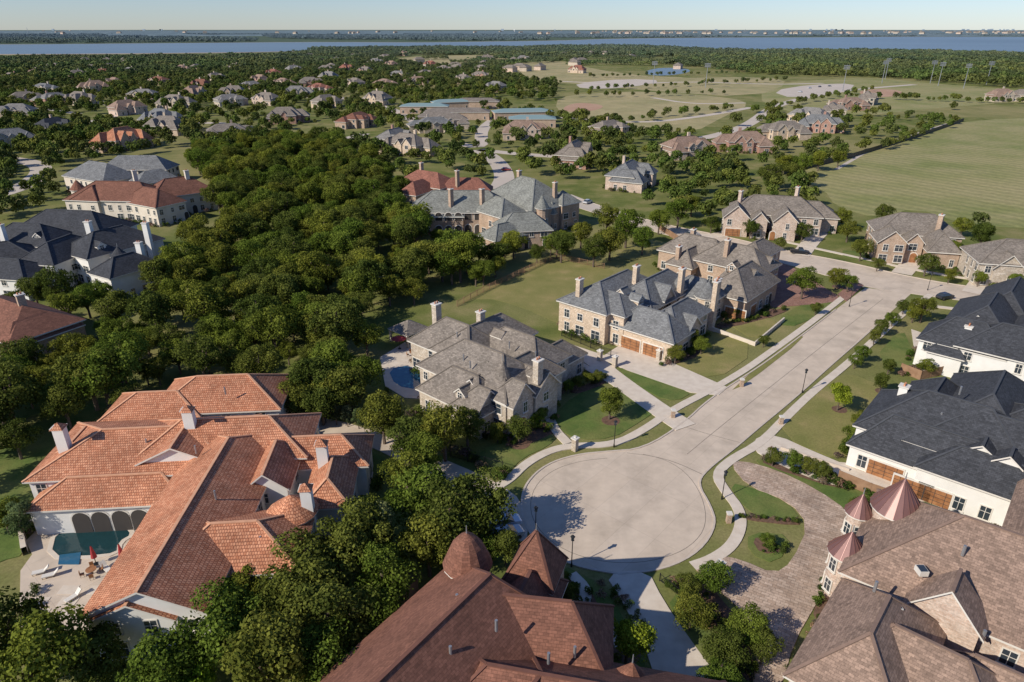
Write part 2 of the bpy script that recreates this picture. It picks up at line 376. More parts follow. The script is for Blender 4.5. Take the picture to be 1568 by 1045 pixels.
for px,w in [([(-60,310),(0,300),(45,282),(70,258),(40,246),(-20,240)],9),([(735,230),(760,245),(775,270),(765,290)],9),([(735,230),(790,236),(850,240)],8),
  ([(860,300),(905,318),(960,335)],9),([(1060,215),(1110,205),(1150,190),(1180,165),(1230,150),(1300,138),(1400,130)],9),([(860,125),(960,130),(1050,125),(1180,130),(1260,128)],9),
  ([(90,190),(160,185),(190,170),(140,150)],8),([(280,190),(340,188),(390,196)],8),([(520,150),(600,165),(640,190)],8),([(700,220),(740,228),(735,200),(760,180)],8),
  ([(860,180),(980,190),(1080,178),(1150,165)],7),([(1000,150),(1060,160),(1140,158)],6),([(1280,260),(1340,225),(1450,190)],2),([(0,170),(60,165),(120,175)],7),([(60,95),(0,93)],8),([(40,92),(120,90)],14),([(440,210),(500,220),(560,205)],7)]:
    ribbon('distant_road',px,w,.06,'asphalt',hard=True)
slab('parking_lot',W2([(1180,140),(1240,130),(1310,128),(1300,140),(1215,152)]),.08,'asphalt',1,hard=True)
slab('parking_lot',W2([(880,128),(960,121),(1020,124),(960,135),(890,137)]),.08,'asphalt',1,hard=True)
# lawns
for px in [[(843,640),(880,606),(925,588),(1005,630),(975,650),(938,672),(885,674),(850,655)],[(945,568),(960,560),(1062,600),(1036,616),(1000,606)],
   [(1112,738),(1165,752),(1205,770),(1228,798),(1180,795),(1145,785)],[(1145,815),(1215,820),(1190,866),(1145,848)],[(735,690),(800,660),(855,668),(840,684),(800,702),(775,728),(730,712)],
   [(0,700),(60,640),(150,615),(170,622),(90,690),(95,740),(40,850),(0,860),(-80,900),(-80,700)],[(0,590),(140,560),(180,600),(60,635),(0,650)],[(850,860),(930,900),(960,960),(985,1010),(1000,1060),(900,1060),(860,950)],
   [(1180,690),(1205,690),(1300,730),(1360,770),(1310,790),(1250,750),(1150,712)],[(1040,905),(1100,960),(1140,1050),(1095,1045),(1020,930)],[(560,690),(600,705),(620,760),(600,800),(540,790)],
   [(1200,480),(1255,455),(1285,462),(1225,500),(1190,498)],[(1380,500),(1335,555),(1410,575),(1400,545)],[(1290,380),(1395,400),(1480,415),(1560,420),(1560,432),(1290,398)]]:
    slab('lawn',W2(px),.09,'grass',1)
for px in [[(1020,560),(1065,545),(1105,495),(1160,538),(1092,586)],[(1105,490),(1150,478),(1200,497),(1160,525)],[(1215,618),(1285,566),(1372,600),(1345,660),(1300,712),(1190,668)],[(1115,600),(1222,512),(1232,518),(1140,590)],[(940,360),(1010,368),(1050,385),(940,405)]]:
    slab('lawn',W2(px),.085,'grass_dry',1)
for px in [[(770,670),(800,650),(850,655),(850,664),(790,690)],[(870,600),(935,575),(925,590),(885,604)],[(1130,788),(1228,798),(1222,806),(1135,796)],[(1150,826),(1175,822),(1205,845),(1165,850)],[(1175,700),(1300,740),(1300,755),(1165,712)],
   [(1240,930),(1290,865),(1310,880),(1260,970)],[(1020,885),(1080,890),(1140,960),(1160,1040),(1140,1045),(1085,955)],[(860,880),(920,915),(900,960),(860,950)],[(1010,560),(1060,530),(1075,545),(1030,560)],[(1090,500),(1200,470),(1205,480),(1110,505)]]:
    slab('mulch_bed',W2(px),.105,'mulch',1)
for (u,v,r) in [(935,645,1.6),(795,680,1.8),(1285,628,1.3),(960,1000,1.5),(1234,446,1.8),(1283,440,1.5),(1350,600,1.2)]:
    x,y,_=P(u,v); slab('mulch_bed',[(x+r*math.cos(a*.63),y+r*math.sin(a*.63)) for a in range(10)],.11,'mulch',1)

# ------------------------------------------------------------------ houses
FOOT=[]
SHRUB=[]
class House:
    def __init__(s,name,roof,wall,trim='trim',shrubs=True,detail=True):
        s.name=name; s.roof=Geo(); s.walls=Geo(); s.win=Geo(); s.ext=Geo(); s.sides=[]; s.feet=[]; s.marks=[]
        s.rm=roof; s.wm=wall; s.tm=trim; s.shr=shrubs; s.det=detail
    def wing(s,u,v,zr,ang,L,hw,ze=6.2,ends='hh',z0=0,ov=.5,p=None,win=True,hk=(1,1)):
        c=p if p else P(u,v,zr); a=rad(ang); ex=(math.cos(a),math.sin(a)); ey=(-ex[1],ex[0])
        xm=-(L+(hw*hk[0] if ends[0]=='h' else 0)); xp=L+(hw*hk[1] if ends[1]=='h' else 0)
        def T(x,y,z): return (c[0]+ex[0]*x+ey[0]*y,c[1]+ex[1]*x+ey[1]*y,z)
        th=.24
        top=[T(xm,-hw,ze),T(xp,-hw,ze),T(xp,hw,ze),T(xm,hw,ze),T(-L,0,zr),T(L,0,zr)]
        bot=[(x,y,z-th) for x,y,z in top]
        f=[(0,1,5,4),(2,3,4,5)]
        if ends[1]=='h': f.append((1,2,5))
        if ends[0]=='h': f.append((3,0,4))
        if L<.01: f=[(0,1,5),(2,3,5),(1,2,5),(3,0,5)]
        s.roof.add(top,f,0)
        fb=[tuple(i+6 for i in reversed(q)) for q in f]
        sf=[(0,6,7,1),(2,8,9,3)]
        sf+= [(1,7,8,2)] if ends[1]=='h' else [(1,7,11,5),(5,11,8,2)]
        sf+= [(3,9,6,0)] if ends[0]=='h' else [(3,9,10,4),(4,10,6,0)]
        s.ext.add(top+bot,fb+sf,0)
        R0,R1=top[4],top[5]
        if s.det:
            up=lambda q:(q[0],q[1],q[2]+.04)
            s.roof.beam(up(R0),up(R1),.34,.14,1)
            if ends[0]=='h': s.roof.beam(up(top[0]),up(R0),.3,.12,1); s.roof.beam(up(top[3]),up(R0),.3,.12,1)
            if ends[1]=='h': s.roof.beam(up(top[1]),up(R1),.3,.12,1); s.roof.beam(up(top[2]),up(R1),.3,.12,1)
        sl=(zr-ze)/hw; zt=ze+sl*ov-th-.02
        wx0=xm+ov; wx1=xp-ov; wy=hw-ov
        b=[T(wx0,-wy,z0),T(wx1,-wy,z0),T(wx1,wy,z0),T(wx0,wy,z0)]
        t=[(q[0],q[1],zt) for q in b]
        vs=b+t+[T(wx0,0,zr-th-.02),T(wx1,0,zr-th-.02)]
        fs=[(0,1,5,4),(2,3,7,6)]
        fs.append((1,2,6,5) if ends[1]=='h' else (1,2,6,9,5))
        fs.append((3,0,4,7) if ends[0]=='h' else (3,0,4,8,7))
        s.walls.add(vs,fs,0)
        for p0,p1,n,zz in ((b[0],b[1],(-ey[0],-ey[1]),zt),(b[1],b[2],ex,zt),(b[2],b[3],ey,zt),(b[3],b[0],(-ex[0],-ex[1]),zt)):
            l=math.hypot(p1[0]-p0[0],p1[1]-p0[1])
            s.sides.append((p0,((p1[0]-p0[0])/l,(p1[1]-p0[1])/l),n,l,z0,zz,win))
        if z0<.5:
            s.feet.append((c[0],c[1],ex,wx0,wx1,wy)); FOOT.append((c[0],c[1],ex,xm,xp,hw))
        return s
    def hit(s,u,v):
        q=P(u,v,0); d=(q[0],q[1],-CAMH); best=None
        for (p0,e,n,l,z0,z1,w) in s.sides:
            dn=d[0]*n[0]+d[1]*n[1]
            if dn>=-1e-6: continue
            t=((p0[0])*n[0]+(p0[1])*n[1])/dn
            x,y,z=d[0]*t,d[1]*t,CAMH+d[2]*t
            a=(x-p0[0])*e[0]+(y-p0[1])*e[1]
            if -.5<=a<=l+.5 and -2.5<=z<=z1+1.5:
                if best is None or t<best[0]: best=(t,x,y,z,e,n)
        return best
    def feat(s,kind,u,v,w,h,zc=None):
        r=s.hit(u,v)
        if not r: print('MISS',s.name,kind,u,v); return s
        _,x,y,z,e,n=r
        z=h/2+.1 if zc is None else zc
        s.marks.append((x,y,z,w/2+.7))
        def C(o): return (x+n[0]*o,y+n[1]*o)
        if kind=='garage':
            s.win.box((*C(.05),z+.1),e,n,w/2+.18,.08,h/2+.15,0)
            s.win.box((*C(.10),z),e,n,w/2,.07,h/2,2)
            for k in (-.25,0,.25): s.win.box((*C(.15),z+k*h),e,n,w/2,.035,.03,3)
            for k in (-.33,0,.33):
                cx=C(.155); s.win.box((cx[0]+e[0]*w*k,cx[1]+e[1]*w*k,z),e,n,.03,.035,h/2,3)
        elif kind in('arch','door'):
            for (o,ww,hh,m) in ((.06,w/2+.22,h+.22,0),(.12,w/2,h,3 if kind=='arch' else 2)):
                zb=z-h/2; cx=C(o)
                prof=[(-ww,0),(ww,0),(ww,hh-ww)]+[(ww*math.cos(a),hh-ww+ww*math.sin(a)) for a in [math.pi*i/8 for i in range(1,8)]]+[(-ww,hh-ww)]
                n2=len(prof)
                vs=[(cx[0]+e[0]*a,cx[1]+e[1]*a,zb+b) for a,b in prof]+[(cx[0]-n[0]*.12+e[0]*a,cx[1]-n[1]*.12+e[1]*a,zb+b) for a,b in prof]
                s.win.add(vs,[tuple(range(n2))]+[(i,i+n2,(i+1)%n2+n2,(i+1)%n2) for i in range(n2)],m)
        elif kind=='window':
            s.window(x,y,z,e,n,w,h)
        return s
    def window(s,x,y,z,e,n,w=1.2,h=1.7):
        def C(o): return (x+n[0]*o,y+n[1]*o,z)
        s.win.box(C(.03),e,n,w/2+.14,.06,h/2+.14,0)
        s.win.box(C(.06),e,n,w/2,.05,h/2,1)
        if s.det:
            s.win.box(C(.085),e,n,.035,.045,h/2,0); s.win.box((x+n[0]*.08,y+n[1]*.08,z+h*.12),e,n,w/2,.045,.035,0)
            s.win.box((x+n[0]*.1,y+n[1]*.1,z-h/2-.16),e,n,w/2+.22,.12,.06,0)
    def dormer(s,u,v,z,ang,w=1.3,out=1.4):
        c=P(u,v,z); s.wing(0,0,z,ang,out,w,z-1.1,'gg',z0=z-3,p=c,ov=.25,win=False)
        a=rad(ang); ex=(math.cos(a),math.sin(a)); ey=(-ex[1],ex[0])
        s.window(c[0]+ex[0]*(out-.25),c[1]+ex[1]*(out-.25),z-1.45,ey,ex,.9,1.0)
        return s
    def turret(s,u,v,ze,r,zr,n=16,dome=False,mat=0,p=None,rot=0,z0=0):
        c=p if p else P(u,v,ze)
        s.walls.cyl(c,r,r,z0,ze,n,0,rot=rot)
        s.ext.cyl(c,r+.4,r+.4,ze-.2,ze,n,0,rot=rot)
        if dome:
            k=[(r+.45,ze),(r*.98,ze+(zr-ze)*.3),(r*.75,ze+(zr-ze)*.6),(r*.4,ze+(zr-ze)*.85),(.0,zr)]
            for (a,z1),(b2,z2) in zip(k[:-1],k[1:]): s.roof.cyl(c,a,b2,z1,z2,n,mat,cap=False,rot=rot)
        else:
            s.roof.cyl(c,r+.45,0,ze+.003,zr,n,mat,rot=rot)
            if mat==2 or n==4:
                for i in range(n):
                    a=rot+2*math.pi*i/n; s.roof.beam((c[0]+(r+.45)*math.cos(a),c[1]+(r+.45)*math.sin(a),ze+.03),(c[0],c[1],zr+.03),.06 if mat==2 else .3,.1,mat if mat else 1)
        s.ext.cyl(c,.08,.04,zr-.1,zr+.9,8,2)
        for k in range(6):
            a=2*math.pi*k/6+.3
            if n==4: break
            for zz in ([1.8,4.8] if ze>6 else [1.8]):
                if zz>z0+1: s.window(c[0]+math.cos(a)*r*.97,c[1]+math.sin(a)*r*.97,zz,(-math.sin(a),math.cos(a)),(math.cos(a),math.sin(a)),.8,1.5)
        s.feet.append((c[0],c[1],(1,0),-r,r,r)); FOOT.append((c[0],c[1],(1,0),-r,r,r)); return s
    def chim(s,u,v,zt,w=.7,d=.5,ang=RA,z0=4,wall=0):
        c=P(u,v,zt); a=rad(ang); ex=(math.cos(a),math.sin(a)); ey=(-ex[1],ex[0])
        s.walls.box((c[0],c[1],(zt+z0)/2),ex,ey,w,d,(zt-z0)/2,wall)
        s.ext.box((c[0],c[1],zt+.08),ex,ey,w+.15,d+.15,.1,0)
        for k in (-.4,.4): s.ext.cyl((c[0]+ex[0]*w*k,c[1]+ex[1]*w*k),.16,.14,zt+.18,zt+.6,8,1)
        return s
    def cap(s,u,v,z,w=1.3,ang=0,mat=0):
        c=P(u,v,z); s.roof.cyl(c,w,0,z,z+.8,4,mat,rot=rad(45+ang)); return s
    def vent(s,u,v,z,r=.12,h=.8):
        c=P(u,v,z); s.ext.cyl(c,r,r,z-.5,z+h,8,2); return s
    def inside(s,x,y,feet=None,m=0):
        for (cx,cy,ex,a,b,hw) in (feet or s.feet):
            dx,dy=x-cx,y-cy; lx=dx*ex[0]+dy*ex[1]; ly=-dx*ex[1]+dy*ex[0]
            if a-m<lx<b+m and abs(ly)<hw+m: return True
        return False
    def done(s,winp=.85,sp=3.0):
        for (p0,e,n,l,z0,z1,w) in s.sides:
            if not w: continue
            nst=max(1,int((z1-z0+.4)//2.9)); k=max(1,int((l-1)//sp)) if l>2 else 0
            for st in range(nst):
                for i in range(k):
                    if random.random()>winp: continue
                    a=(i+.5+random.uniform(-.12,.12))*l/k; z=z0+1.6+st*3.0
                    if z+1>z1: continue
                    x,y=p0[0]+e[0]*a,p0[1]+e[1]*a
                    if s.inside(x+n[0]*.4,y+n[1]*.4): continue
                    if any(abs(x-mx)+abs(y-my)<mr+1.1 and abs(z-mz)<2.2 for mx,my,mz,mr in s.marks): continue
                    s.window(x,y,z,e,n,random.choice([.9,1.2,1.2,2.0]),random.choice([1.4,1.7,1.7]) if st else 1.9)
            if s.shr and z0<.5:
                a=1
                while a<l-.5:
                    x,y=p0[0]+e[0]*a+n[0]*random.uniform(.9,1.6),p0[1]+e[1]*a+n[1]*random.uniform(.9,1.6)
                    if random.random()<.75 and not s.inside(x,y,m=.3) and not any(math.hypot(x-mx,y-my)<mr+1 for mx,my,mz,mr in s.marks if mz<3):
                        SHRUB.append((x,y,random.uniform(.5,1.25)))
                    a+=random.uniform(1,2.2)
        e=bpy.data.objects.new(s.name,None); scene.collection.objects.link(e)
        rm=MAT[s.rm]
        s.walls.obj('walls',[MAT[s.wm],MAT['w_white']],e)
        s.roof.obj('roof',[rm,MAT.get(s.rm+'_cap',rm),MAT['copper']],e)
        s.ext.obj('eaves',[MAT[s.tm],MAT['r_terra'],MAT['lead']],e)
        if s.win.v: s.win.obj('windows_and_doors',[MAT[s.tm],MAT['glass'],MAT['door'],MAT['dark']],e)
        return e
for k,c in dict(r_terra=(.68,.36,.21),r_rust=(.18,.08,.055),r_brown=(.24,.16,.12),r_tan=(.21,.175,.14),r_grey=(.2,.19,.18),r_slate=(.18,.18,.18),r_dark=(.075,.078,.085),r_green=(.21,.21,.19),r_red=(.2,.085,.06)).items():
    MAT[k+'_cap']=m_noise(k+'_cap',[(.3,tuple(x*.8 for x in c)),(.7,c)],1.5,.9)

# terracotta villa
h=House('mediterranean_villa','r_terra','w_white')
h.wing(340,575,9.6,5,4,6)
h.wing(225,655,9.2,5,6,7.5)
h.wing(120,665,7.6,95,2,3.4,5.6)
h.wing(345,640,10.0,5,6,6,6.6)
h.wing(290,770,9.6,93,14,6.5,6.4,'gh')
h.wing(358,800,8.6,5,2.6,5.6,5.8)
h.wing(478,668,8.0,5,4,4,5.2)
h.wing(505,715,7.4,95,2.5,3.2,5,'hh')
h.wing(412,700,8.6,95,4,3.2,6,'gh')
h.wing(272,668,9.4,95,3,5,7,'gh',win=False)
h.wing(175,728,6.4,5,6,4,4.2,win=False)
h.wing(240,800,7.2,95,3,3.4,5)
h.wing(205,905,8.0,93,2,4.5,5.8,'gh')
h.wing(240,600,8.4,5,3,4.5,6)
h.turret(448,782,6.6,2.7,9.0,16)
for u,v,z in [(287,628,12),(90,655,11),(492,680,9.6)]:
    h.chim(u,v,z,.7,.55,5,2,1); h.cap(u,v,z+.5,1.2,5)
h.chim(468,748,10,.65,.55,5,3,1); h.cap(468,748,10.5,1.1,5)
for u in (118,148,180,210): h.feat('arch',u,775,2.2,3.2)
h.feat('garage',400,900,2.6,2.3)
for u,v in [(240,690),(270,690),(400,640)]: h.feat('window',u,v,1.4,1.8,5.0)
for u,v,z in [(300,690,9),(330,760,9),(400,830,7),(345,600,9),(225,680,8),(450,680,7)]: h.vent(u,v,z)
h.done(.8)

# centre stone house
h=House('stone_manor_house','r_tan','w_cream')
h.wing(700,492,10.6,RB,3.0,5.4,6.0)
h.wing(742,490,10.4,RA,4.5,5.2,6.2)
h.wing(795,508,10.0,RB,3.5,5,6.2)
h.wing(740,530,11,RB,4.5,6.2,6.2)
h.wing(712,568,8.4,RB,3,4.6,4.2)
h.wing(790,548,9.8,RA,3.5,4.6,6)
h.wing(830,565,9.2,RB,1.6,3.4,5.8,'hg')
h.wing(795,583,9.2,RB,1.4,3,5.8,'hg')
h.wing(742,594,7.8,RB,1.4,3.4,4.4,'hg')
h.wing(845,528,7.2,RA,3,3.6,4.2)
h.turret(770,588,7,1.7,11.4,12); h.turret(672,572,4.2,1.7,6.2,12)
h.dormer(712,590,7.4,RB-90); h.dormer(728,577,8,RB-90); h.dormer(810,560,9,RA-90); h.dormer(755,550,9.6,RB-90); h.dormer(765,505,9.6,RB,1.2)
h.chim(668,466,12.6,.7,.6,RA,2); h.chim(824,552,11.6,.65,.55,RA,7.5); h.chim(736,478,12,.65,.55)
for u,v in [(720,560),(710,550),(780,530),(750,545),(700,515),(820,545)]: h.vent(u,v,9)
h.feat('door',800,625,1.6,2.8); h.feat('arch',668,555,2.4,3); h.feat('arch',680,562,2.4,3)
h.done()
# limestone house
h=House('limestone_house','r_slate','w_stone')
h.wing(940,422,11,RA,5.5,6.5,7)
h.wing(1005,420,10.4,RA,5,5.5,6)
h.wing(1000,474,8.4,RB,3.2,4.4,4.4)
h.wing(1040,462,8.6,RA,3.5,4,5.5)
h.wing(935,446,9.6,RB,2,5,7)
h.wing(1058,482,7.2,RB,1.5,3,4.4,'hg')
h.wing(1068,425,9,RB,2,4,5.5)
h.wing(1016,435,9.6,RB,2.0,2.4,6.6,'hg')
h.turret(1083,452,6.2,2.6,9.4,16); h.turret(1040,440,7,1.5,10.4,12)
h.dormer(975,450,9.6,RB,1.3); h.dormer(1012,478,7.8,RA-180,1.1); h.dormer(955,440,10,RA-180,1.2)
for u,v,z in [(888,428,12),(975,408,13),(1045,412,12),(1098,432,11)]: h.chim(u,v,z,.7,.5,RA,0)
h.feat('garage',966,522,4.4,2.5); h.feat('garage',1000,532,4.4,2.5); h.feat('arch',1050,478,1.4,2.6); h.feat('door',1066,475,1.4,2.6)
h.done()
# second street house
h=House('stone_street_house','r_tan','w_tan')
h.wing(1072,362,10,RB,4.5,5.2,5.6)
h.wing(1130,374,10.6,RB,4,5.8,6)
h.wing(1140,405,10.2,RA,4,5.6,5)
h.wing(1062,378,8,RA,3.5,4,4.5); h.wing(1172,392,8.4,RB,2,3.6,5,'hg')
h.wing(1162,368,9,RA,2.5,4.4,6)
for u,v,z in [(1040,378,9),(1115,368,12),(1100,428,9.4),(1062,352,11)]: h.chim(u,v,z)
h.turret(1110,428,4.6,1.6,7,12); h.dormer(1150,412,9,RB,1.2); h.dormer(1125,400,9,RA-180,1.2)
h.feat('garage',1130,450,4.8,2.5); h.feat('garage',1155,458,2.8,2.5); h.feat('arch',1180,448,1.5,2.6)
h.done()
# arcaded mansion
h=House('arcaded_mansion','r_green','w_tan')
h.wing(808,272,15.5,-50,3.5,10,8)
h.wing(705,292,12.5,0,9,7.5,7)
h.wing(765,302,12,-50,2,5.5,7.5); h.wing(800,325,10,10,3,5.5,5.5)
h.wing(862,292,12,-50,0,4.4,8.4); h.wing(770,342,8,40,2,4.5,4.5); h.wing(672,312,9,0,3,5.5,6)
h.turret(830,318,9,1.9,13,12); h.turret(845,326,6,1.5,10,12); h.turret(775,330,6,1.4,9,12)
for u,v,z in [(795,262,17),(850,280,15),(738,290,14),(690,290,14)]: h.chim(u,v,z)
for u in (672,687,702,717,732): h.feat('arch',u,352,2.2,3.0); h.feat('arch',u,337,2.2,2.6,6.0)
for u in (775,790,805): h.feat('arch',u,358,1.6,2.8)
h.done()
h=House('red_roof_house','r_red','w_tan',detail=False)
h.wing(655,262,10.5,-35,5,6.5,6); h.wing(712,272,9,0,5,5.5,4.5); h.wing(640,276,9,60,3,4.5,5); h.chim(645,250,13); h.chim(700,262,12); h.done()
# left houses
h=House('slate_roof_estate_house','r_dark','w_white')
h.wing(105,322,13,-8,7,8,7.5); h.wing(165,350,12,60,4,7,7.5); h.wing(90,365,11,80,4,5.8,7); h.wing(40,342,12,-8,4,6.4,7.5)
h.wing(188,390,10,60,2.5,4.6,6.6); h.wing(-10,372,10.5,30,3,6,6.8); h.wing(-5,395,9,-10,6,5.4,5.6)
h.turret(183,392,7,1.8,9.5,12); h.dormer(150,370,10.4,-30,1.3); h.dormer(60,355,10.6,-98,1.3)
for u,v,z in [(222,342,13),(134,340,14.4),(212,372,11),(0,345,13)]: h.chim(u,v,z,.7,.6,-8,0,1)
for u in (40,60): h.feat('arch',u,398,1.8,3)
h.done()
h=House('tile_and_slate_house','r_rust','w_ivory')
h.wing(180,278,12,-5,8,8,7); h.wing(270,272,12,40,4,7,7); h.wing(230,288,11,-30,4,6,6.5); h.wing(150,282,11,80,3,5.4,7)
h.turret(120,290,6.5,2.4,10,12); h.chim(205,262,14); h.chim(285,262,14)
for u in (285,300): h.feat('arch',u,325,1.6,2.8)
h.done()
h=House('slate_gable_house','r_slate','w_ivory',detail=False)
h.wing(150,248,12,-30,6,8,6.5); h.wing(210,238,11,0,8,6.5,6); h.wing(235,260,10,40,3,5.4,6); h.done()
h=House('maroon_roof_house','r_rust','w_tan',detail=False)
h.wing(10,460,10,-30,6,7.4,6); h.wing(45,485,8.5,60,3,4.6,5); h.chim(30,452,12); h.done()
# right white houses
h=House('white_brick_house','r_dark','w_white')
h.wing(1520,458,11.5,RA,5,6.6,6.4); h.wing(1488,490,10,RB,2.4,5,5.6); h.wing(1560,500,10.5,RB,2.4,6,6.2); h.wing(1555,435,11.5,RA,6,6,6)
h.wing(1462,508,7.2,RA,2.4,3.4,4.2,'hh'); h.wing(1600,480,10.5,RA,5,7,6)
h.dormer(1500,480,10,RA-180,1.2)
h.feat('garage',1450,530,5,2.4); h.chim(1484,500,9,.6,.6,RA,0,1); h.done()
h=House('charcoal_roof_house','r_dark','w_white')
h.wing(1470,612,11.5,RB,4,7.4,6); h.wing(1530,585,11.8,RA,5,7,6.2); h.wing(1432,655,8.6,RB,5.4,4.4,3.8); h.wing(1560,645,11,RB,5,7,6.2)
h.wing(1440,588,9.5,RA,3,5,5); h.wing(1650,640,11,RB,5,8,6.2); h.wing(1508,676,9.0,RA,1.5,1.8,7.8,'gg',z0=5); h.wing(1550,692,9.2,RA,1.5,1.8,7.8,'gg',z0=5)
h.wing(1540,705,8,RB,5,4.4,5); h.dormer(1482,620,10.6,RA-180,1.2)
h.feat('garage',1360,702,4.6,2.4); h.feat('garage',1405,715,4.8,2.4); h.feat('garage',1440,728,4.0,2.4)
for u,v,z in [(1395,640,8),(1470,600,11),(1512,620,10),(1440,640,9),(1420,655,7.5)]: h.vent(u,v,z,.14,.9)
h.chim(1385,592,10,.6,.6,RA,0,1); h.done()
# bottom right brick house
h=House('brown_roof_brick_house','r_brown','w_pink')
h.wing(0,0,12.8,-38,8,9.2,6.6,p=(54.5,53.5,12.8))
h.wing(0,0,12.2,RA,6,7,6.6,p=(67,64,12.2))
h.wing(0,0,10.2,RA,3,5.2,5.4,p=(34.5,47.5,10.2))
h.wing(0,0,9.4,RB,3,4.6,5.2,p=(38,45,9.4))
h.wing(0,0,8.2,-38,10,3.6,3.6,'hh',p=(50,38.5,8.2))
h.wing(0,0,11,RA,2,3.6,7,'gg',p=(43.5,51,11))
h.turret(0,0,8.8,2.5,12.8,20,mat=2,p=(45.4,65,8.8)); h.turret(0,0,6.2,1.7,9.0,16,mat=2,p=(38,60.4,6.2)); h.turret(0,0,7,1.2,9.6,16,mat=2,p=(41.9,66.4,7))
h.dormer(1345,925,9.4,RB-90,1.2)
h.feat('window',1435,965,1.4,1.9); h.feat('window',1465,978,1.4,1.9); h.feat('window',1520,1000,3.4,1.9)
for u,v,z in [(1340,900,9.5),(1440,830,10),(1520,860,10),(1475,845,11),(1505,975,7),(1300,990,8)]: h.vent(u,v,z,.16,.8)
for u,v,z in [(1411,874,9.2),(1371,930,8.8)]:
    c=P(u,v,z); h.win.box((c[0],c[1],z),(1,0),(0,1),.45,.55,.3,0); h.win.box((c[0],c[1],z+.24),(1,0),(0,1),.37,.47,.1,1)
h.done()
# bottom centre rust roof house
h=House('rust_roof_brick_house','r_rust','w_tan')
h.wing(0,0,13,54,9,9.2,6,p=(-7.4,42.4,13),hk=(1,.55))
h.wing(0,0,11.6,-8,5,5.2,6.4,'hh',p=(.6,48.3,11.6),hk=(1,.8)); h.wing(870,1040,10.6,-12,7,6.8,5.6)
h.wing(0,0,10.4,54,6,5,6,p=(-1,36,10.4))
h.turret(716,862,9,2.2,13,14,dome=True); h.turret(820,872,8,3.5,13.2,4,rot=rad(45-20)); h.wing(805,890,10,70,1.5,3.2,6.8)
h.turret(965,1050,6,1.8,9,8)
for u,v,z in [(760,960,12),(700,920,11),(690,1000,11.5),(840,1010,10),(625,1010,9),(880,1000,9)]: h.vent(u,v,z,.14,.8)
c=P(612,1025,8.5); h.ext.cyl(c,.5,0,8.2,9,4,2)
h.done()
# houses beyond the cross street
h=House('brick_gable_house','r_tan','w_pink')
h.wing(1190,300,11,-14,7,7,6.2); h.wing(1130,312,10,76,3,4.2,6,'gh'); h.wing(1205,319,9.8,76,3,3.8,6,'gh'); h.wing(1240,308,9,-14,3,6,5)
h.wing(1165,323,8.6,76,2,2.8,5.6,'gh'); h.chim(1222,287,13); h.chim(1135,293,12)
h.feat('garage',1125,332,4.6,2.4); h.feat('door',1185,345,1.6,2.8); h.done()
h=House('tan_brick_house','r_tan','w_tan')
h.wing(1405,327,11,-14,4.5,7,6.2); h.wing(1368,350,9.5,76,3,4,6,'gh'); h.wing(1442,354,9,76,2,4.4,4.6); h.chim(1442,330,12,.7,.6,RA,0); h.wing(1402,355,8.6,76,2,2.8,5.6,'gh')
h.feat('door',1400,385,1.8,2.8); h.done()
h=House('corner_house','r_tan','w_cream')
h.wing(1575,368,11,-14,5,7.4,6.2); h.wing(1548,388,8.8,76,2,3.8,5,'gh'); h.done()

def suburb(u,v,roof,wall,sc=1.0,ang=None,name='suburban_house'):
    x,y,_=P(u,v); 
    for (cx,cy,ex,a,b,hw) in FOOT:
        if math.hypot(x-cx,y-cy)<11: return
    far=y>420
    h=House(name,roof,wall,shrubs=not far,detail=not far)
    a=ang if ang is not None else random.choice([-20,0,15,RB,RA,70])+random.uniform(-8,8)
    ar=rad(a); ex=(math.cos(ar),math.sin(ar)); ey=(-ex[1],ex[0])
    if ey[1]<0: ey=(-ey[0],-ey[1])
    def q(i,j): return (x+ex[0]*i*sc+ey[0]*j*sc,y+ex[1]*i*sc+ey[1]*j*sc,0)
    zr=random.uniform(9,11.5)
    h.wing(0,0,zr,a,5*sc,6.4*sc,5.8,p=q(0,0))
    s1=random.choice([-1,1])
    h.wing(0,0,zr-1.2,a+90,2*sc,3.6*sc,5.6,'gg' if random.random()<.6 else 'hh',p=q(5*s1,-5))
    h.wing(0,0,zr-2,a+90,3*sc,4.2*sc,4,p=q(-8*s1,-3))
    h.wing(0,0,zr-1.8,a,3*sc,4.6*sc,4.6,p=q(9*s1,3))
    h.wing(0,0,zr-2.2,a+90,2*sc,2.4*sc,5.6,'gg',p=q(0,-5.6))
    if random.random()<.7: 
        cc=q(3*s1,3); h.walls.box((cc[0],cc[1],zr/2+1),ex,ey,.7,.5,zr/2+.5,0)
    h.done(.7,3.6)
W_='w_brick w_tan w_pink w_cream w_stone'.split()
